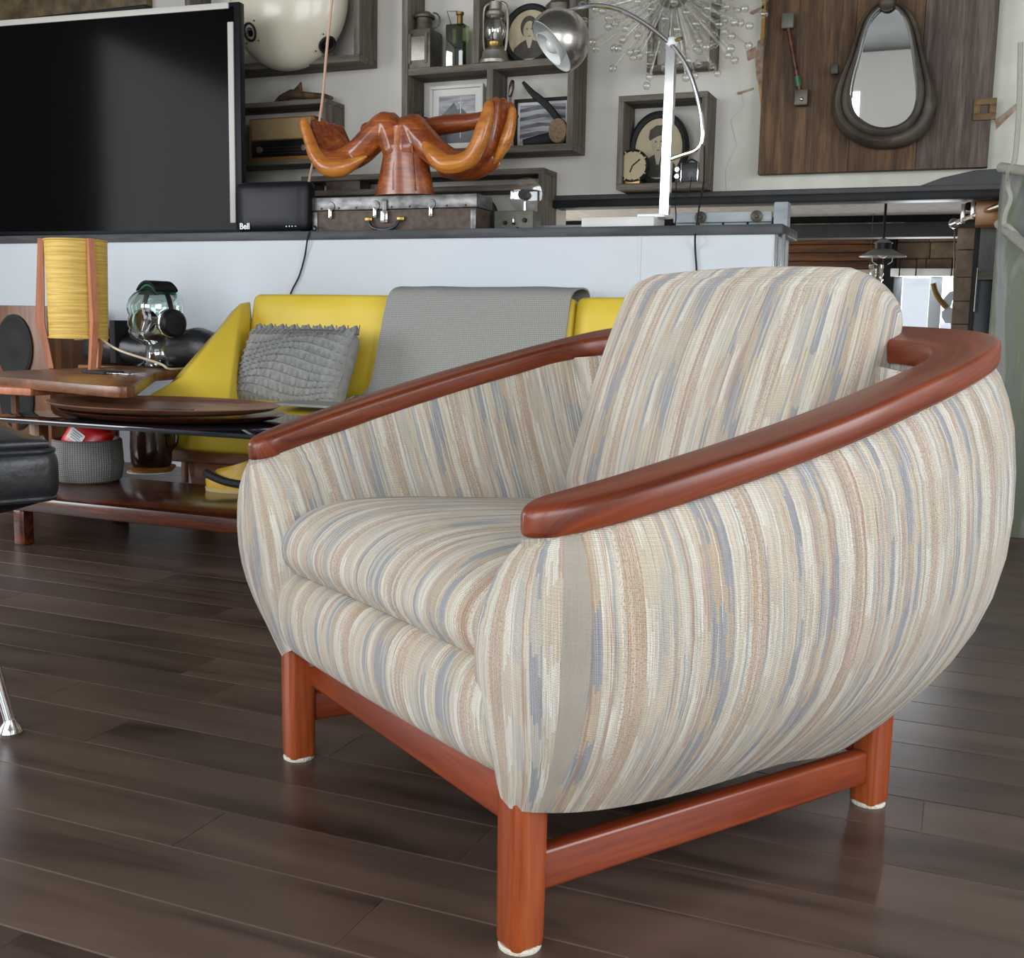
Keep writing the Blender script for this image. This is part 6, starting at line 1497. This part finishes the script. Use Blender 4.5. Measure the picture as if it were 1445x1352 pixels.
part('rod', G().tube([a_, a_.lerp(b_, 0.5), b_], [0.010, 0.009, 0.011], 10), 'rose', TL)
part('square_end', G().box(P(1112, 30, 4.775), (0.05, 0.03, 0.06), 0.006), 'army', TL)
part('square_end', G().box(P(1131, 138, 4.775), (0.055, 0.035, 0.065), 0.008), 'tin', TL)
part('green_sleeve', G().tube([a_.lerp(b_, 0.72) + Vector((0, -0.002, 0)), a_.lerp(b_, 0.86) + Vector((0, -0.002, 0))], 0.0125, 10), 'greenband', TL)
part('pin', G().ball(P(1131, 140, 4.755), 0.008, 10), 'chrome', TL)
c_ = P(1390, 154, 4.785); k_ = dot(1390, 154, 4.785); s_ = 16 * k_
MP = empty('metal_plate', (c_.x, 4.785, c_.z - s_), 0, 'square rusty metal plate with square hole on the barn boards', 'plate')
for a_ in ((-s_, s_, s_ * 0.4, s_), (-s_, s_, -s_, -s_ * 0.4), (-s_, -s_ * 0.4, -s_ * 0.4, s_ * 0.4), (s_ * 0.4, s_, -s_ * 0.4, s_ * 0.4)):
    part('plate_side', G().b6(c_.x + a_[0], c_.x + a_[1], 4.782, 4.792, c_.z + a_[2], c_.z + a_[3], 0.001), 'screen_plate', MP)

# ================================================================== UNDER THE BEAM
# blue grey sliding gate behind the end of the half wall
x0, x1, z0, z1 = rect(952, 300, 1090, 314, 4.62)
GT = empty('sliding_gate', ((x0 + x1) / 2, 4.64, ZL), 0, 'weathered blue grey wooden gate with round bolts below the beam', 'gate')
part('top_rail', G().b6(x0, x1, 4.60, 4.625, z0, z1, 0.003), 'bluegrey', GT)
bwid = (x1 - x0) / 4
for i in range(4): part('gate_board', G().b6(x0 + i * bwid + 0.005, x0 + (i + 1) * bwid - 0.005, 4.625, 4.645, ZL, z1, 0.002), 'bluegrey', GT)
x2, x3, _, zt = rect(1093, 296, 1113, 330, 4.62)
part('side_post', G().b6(x2, x3, 4.59, 4.66, ZL, 1.17, 0.004), 'bluegrey', GT)
for px_ in (989, 1068):
    v = P(px_, 306, 4.60); bo = part('round_bolt', G().lathe([(0, 0), (0.024, 0), (0.024, 0.008), (0.014, 0.012), (0.008, 0.010), (0.006, 0.016), (0, 0.018)], (v.x, 4.60, (z0 + z1) / 2), 20, RX(PI / 2)), 'tin', GT)
# dark sill pieces left under the beam
solo('wall_step', G().b6(XO, P(826, 310, 4.7).x, 4.66, 4.70, ZL, 1.10, 0.003), 'bluegrey', 'grey blue board under the left end of the beam', kind='structure')
# pendant lamp of the sunken room
c_ = P(1246, 352, 5.35); k_ = dot(1246, 350, 5.35)
PD = empty('pendant_lamp', (c_.x, 5.35, c_.z), 0, 'grey enamel pendant lamp with wide shade hanging in the sunken room', 'lamp')
part('shade', G().lathe([(0.0, 0.0), (14 * k_, 0.0), (34 * k_, -10 * k_), (33 * k_, -11 * k_), (13 * k_, -2 * k_), (0, -2 * k_)], (0, 0, 0), 32), 'shadegrey', PD, local=True)
part('collar', G().lathe([(12 * k_, 0), (12.5 * k_, 9 * k_), (0, 9 * k_)], (0, 0, 0), 24), 'blackplastic', PD, local=True)
part('cap', G().lathe([(14 * k_, 9 * k_), (13 * k_, 10 * k_), (4 * k_, 16 * k_), (0, 17 * k_)], (0, 0, 0), 24), 'shadegrey', PD, local=True)
part('stem', G().tube([(0, 0, 15 * k_), (0, 0, 1.268 - c_.z)], 0.006, 8), 'blackplastic', PD, local=True)
part('ceiling_rose', G().lathe([(0.0, 0), (11 * k_, 0), (13 * k_, 5 * k_), (17 * k_, 6 * k_), (17 * k_, 1.2742 - c_.z - (1.2742 - c_.z - 9 * k_)), (0, 9 * k_)], (0, 0, 1.2742 - c_.z - 9 * k_), 24), 'blackplastic', PD, local=True)
part('bulb', G().ball((0, 0, -5 * k_), 8 * k_, 16), 'bulb', PD, local=True)
for s_ in (-1, 1): part('cage_wire', G().tube([(s_ * 15 * k_, 0, -4 * k_), (s_ * 14 * k_, 0, -18 * k_), (s_ * 8 * k_, 0, -22 * k_)], 0.002, 6), 'tin_light', PD, local=True)
# glass insulator jar under the pendant
c_ = P(1236, 385, 6.2); k_ = dot(1236, 385, 6.2)
GJ = empty('glass_pendant', (c_.x, 6.2, c_.z - 18 * k_), 0, 'small ribbed clear glass pendant hanging by wires in the sunken room', 'glass pendant')
part('ribbed_glass', G().lathe([(0.0, 0), (7 * k_, 0), (9 * k_, 5 * k_), (11 * k_, 8 * k_), (9 * k_, 11 * k_), (11 * k_, 16 * k_), (10 * k_, 21 * k_), (11 * k_, 27 * k_), (10 * k_, 30 * k_), (0, 30 * k_)], (0, 0, 0), 20), 'glass', GJ, local=True, smooth=60)
for s_ in (-1, 1): part('hanging_wire', G().tube([(s_ * 9 * k_, 0, 29 * k_), (s_ * 9 * k_, 0, 1.2745 - c_.z + 18 * k_)], 0.0015, 6), 'tin', GJ, local=True)
# chrome rail with clamps over the dark door
RLc = empty('chrome_rail', (P(1380, 300, 4.95).x, 4.95, 1.10), 0, 'short chrome rail with clamps above the dark door', 'rail')
a_ = P(1347, 315, 5.16); b_ = P(1414, 288, 4.78)
part('tube', G().tube([a_, b_], 0.010, 12), 'chrome', RLc)
part('end_cap', G().tube([a_, a_ + (a_ - b_).normalized() * 0.01], 0.022, 14), 'chrome', RLc)
part('end_fitting', G().tube([b_, b_ + (b_ - a_).normalized() * 0.05], [0.016, 0.022], 12), 'chrome', RLc)
for t_ in (0.18, 0.40):
    v = a_.lerp(b_, t_); part('clamp', G().box(v + Vector((0, 0, 0.025)), (0.018, 0.03, 0.08), 0.004), 'brushed', RLc)
    part('clamp_knob', G().ball(v + Vector((0.02, 0, 0.055)), 0.018, 12), 'blackplastic', RLc)
v = P(1400, 300, 4.92)
solo('oak_block', G().b6(v.x - 0.06, v.x + 0.055, 4.90, 5.02, v.z - 0.05, v.z + 0.055, 0.004), 'honey', 'warm brown wooden block holding the chrome rail', 'wood block')
# hanging brass ring and grey metal tag
c_ = P(1330, 432, 5.3)
TG = empty('hanging_metal_tag', (c_.x, 5.3, c_.z - 0.08), 0, 'pale grey metal leaf tag with brass hook hanging by a wire', 'ornament')
part('leaf_tag', G().prism([P(a_, b_, 5.3) for a_, b_ in ((1329, 440), (1334, 436), (1341, 434), (1350, 438), (1352, 448), (1348, 456), (1345, 466), (1341, 456), (1334, 456), (1329, 448))], (0, 0.006, 0)), 'palewindow', TG, smooth=None)
part('upper_tag', G().prism([P(a_, b_, 5.29) for a_, b_ in ((1330, 424), (1340, 412), (1350, 410), (1352, 416), (1344, 424), (1340, 436), (1333, 436))], (0, 0.006, 0)), 'palewindow', TG, smooth=None)
part('brass_hook', G().tube(catmull([P(1317, 400, 5.28), P(1320, 412, 5.28), P(1327, 424, 5.28), P(1336, 434, 5.28)], 4), 0.012, 8), 'brass', TG)
part('wire', G().tube([P(1346, 412, 5.29), P(1347, 322, 5.24)], 0.003, 6), 'tin', TG)
# wall rods and rope on the pier
for (pa_, pb_, lb_) in (((1424, 238, 3.96), (1470, 245, 3.80), 'upper grey rod sticking out above the pier with rope loop'), ((1417, 322, 4.02), (1452, 352, 3.82), 'lower grey rod sticking out of the painted pier')):
    a_, b_ = P(*pa_), P(*pb_); d = (a_ - b_).normalized()
    solo('wall_rod', G().tube([b_, a_, a_ + d * (0.05)], 0.016, 14), 'rope', lb_, 'rod', 'grey wall rods')
solo('hanging_rope', G().tube(catmull([P(1440, 60, 3.94), P(1438, 150, 3.94), P(1432, 225, 3.94), P(1424, 240, 3.93), P(1422, 262, 3.97), P(1426, 280, 3.97), P(1419, 300, 3.97), P(1417, 316, 3.975), P(1424, 320, 3.96), P(1436, 332, 3.94), P(1446, 346, 3.93)], 5), 0.008, 8), 'rope', 'pale rope hanging between the grey wall rods', 'rope')
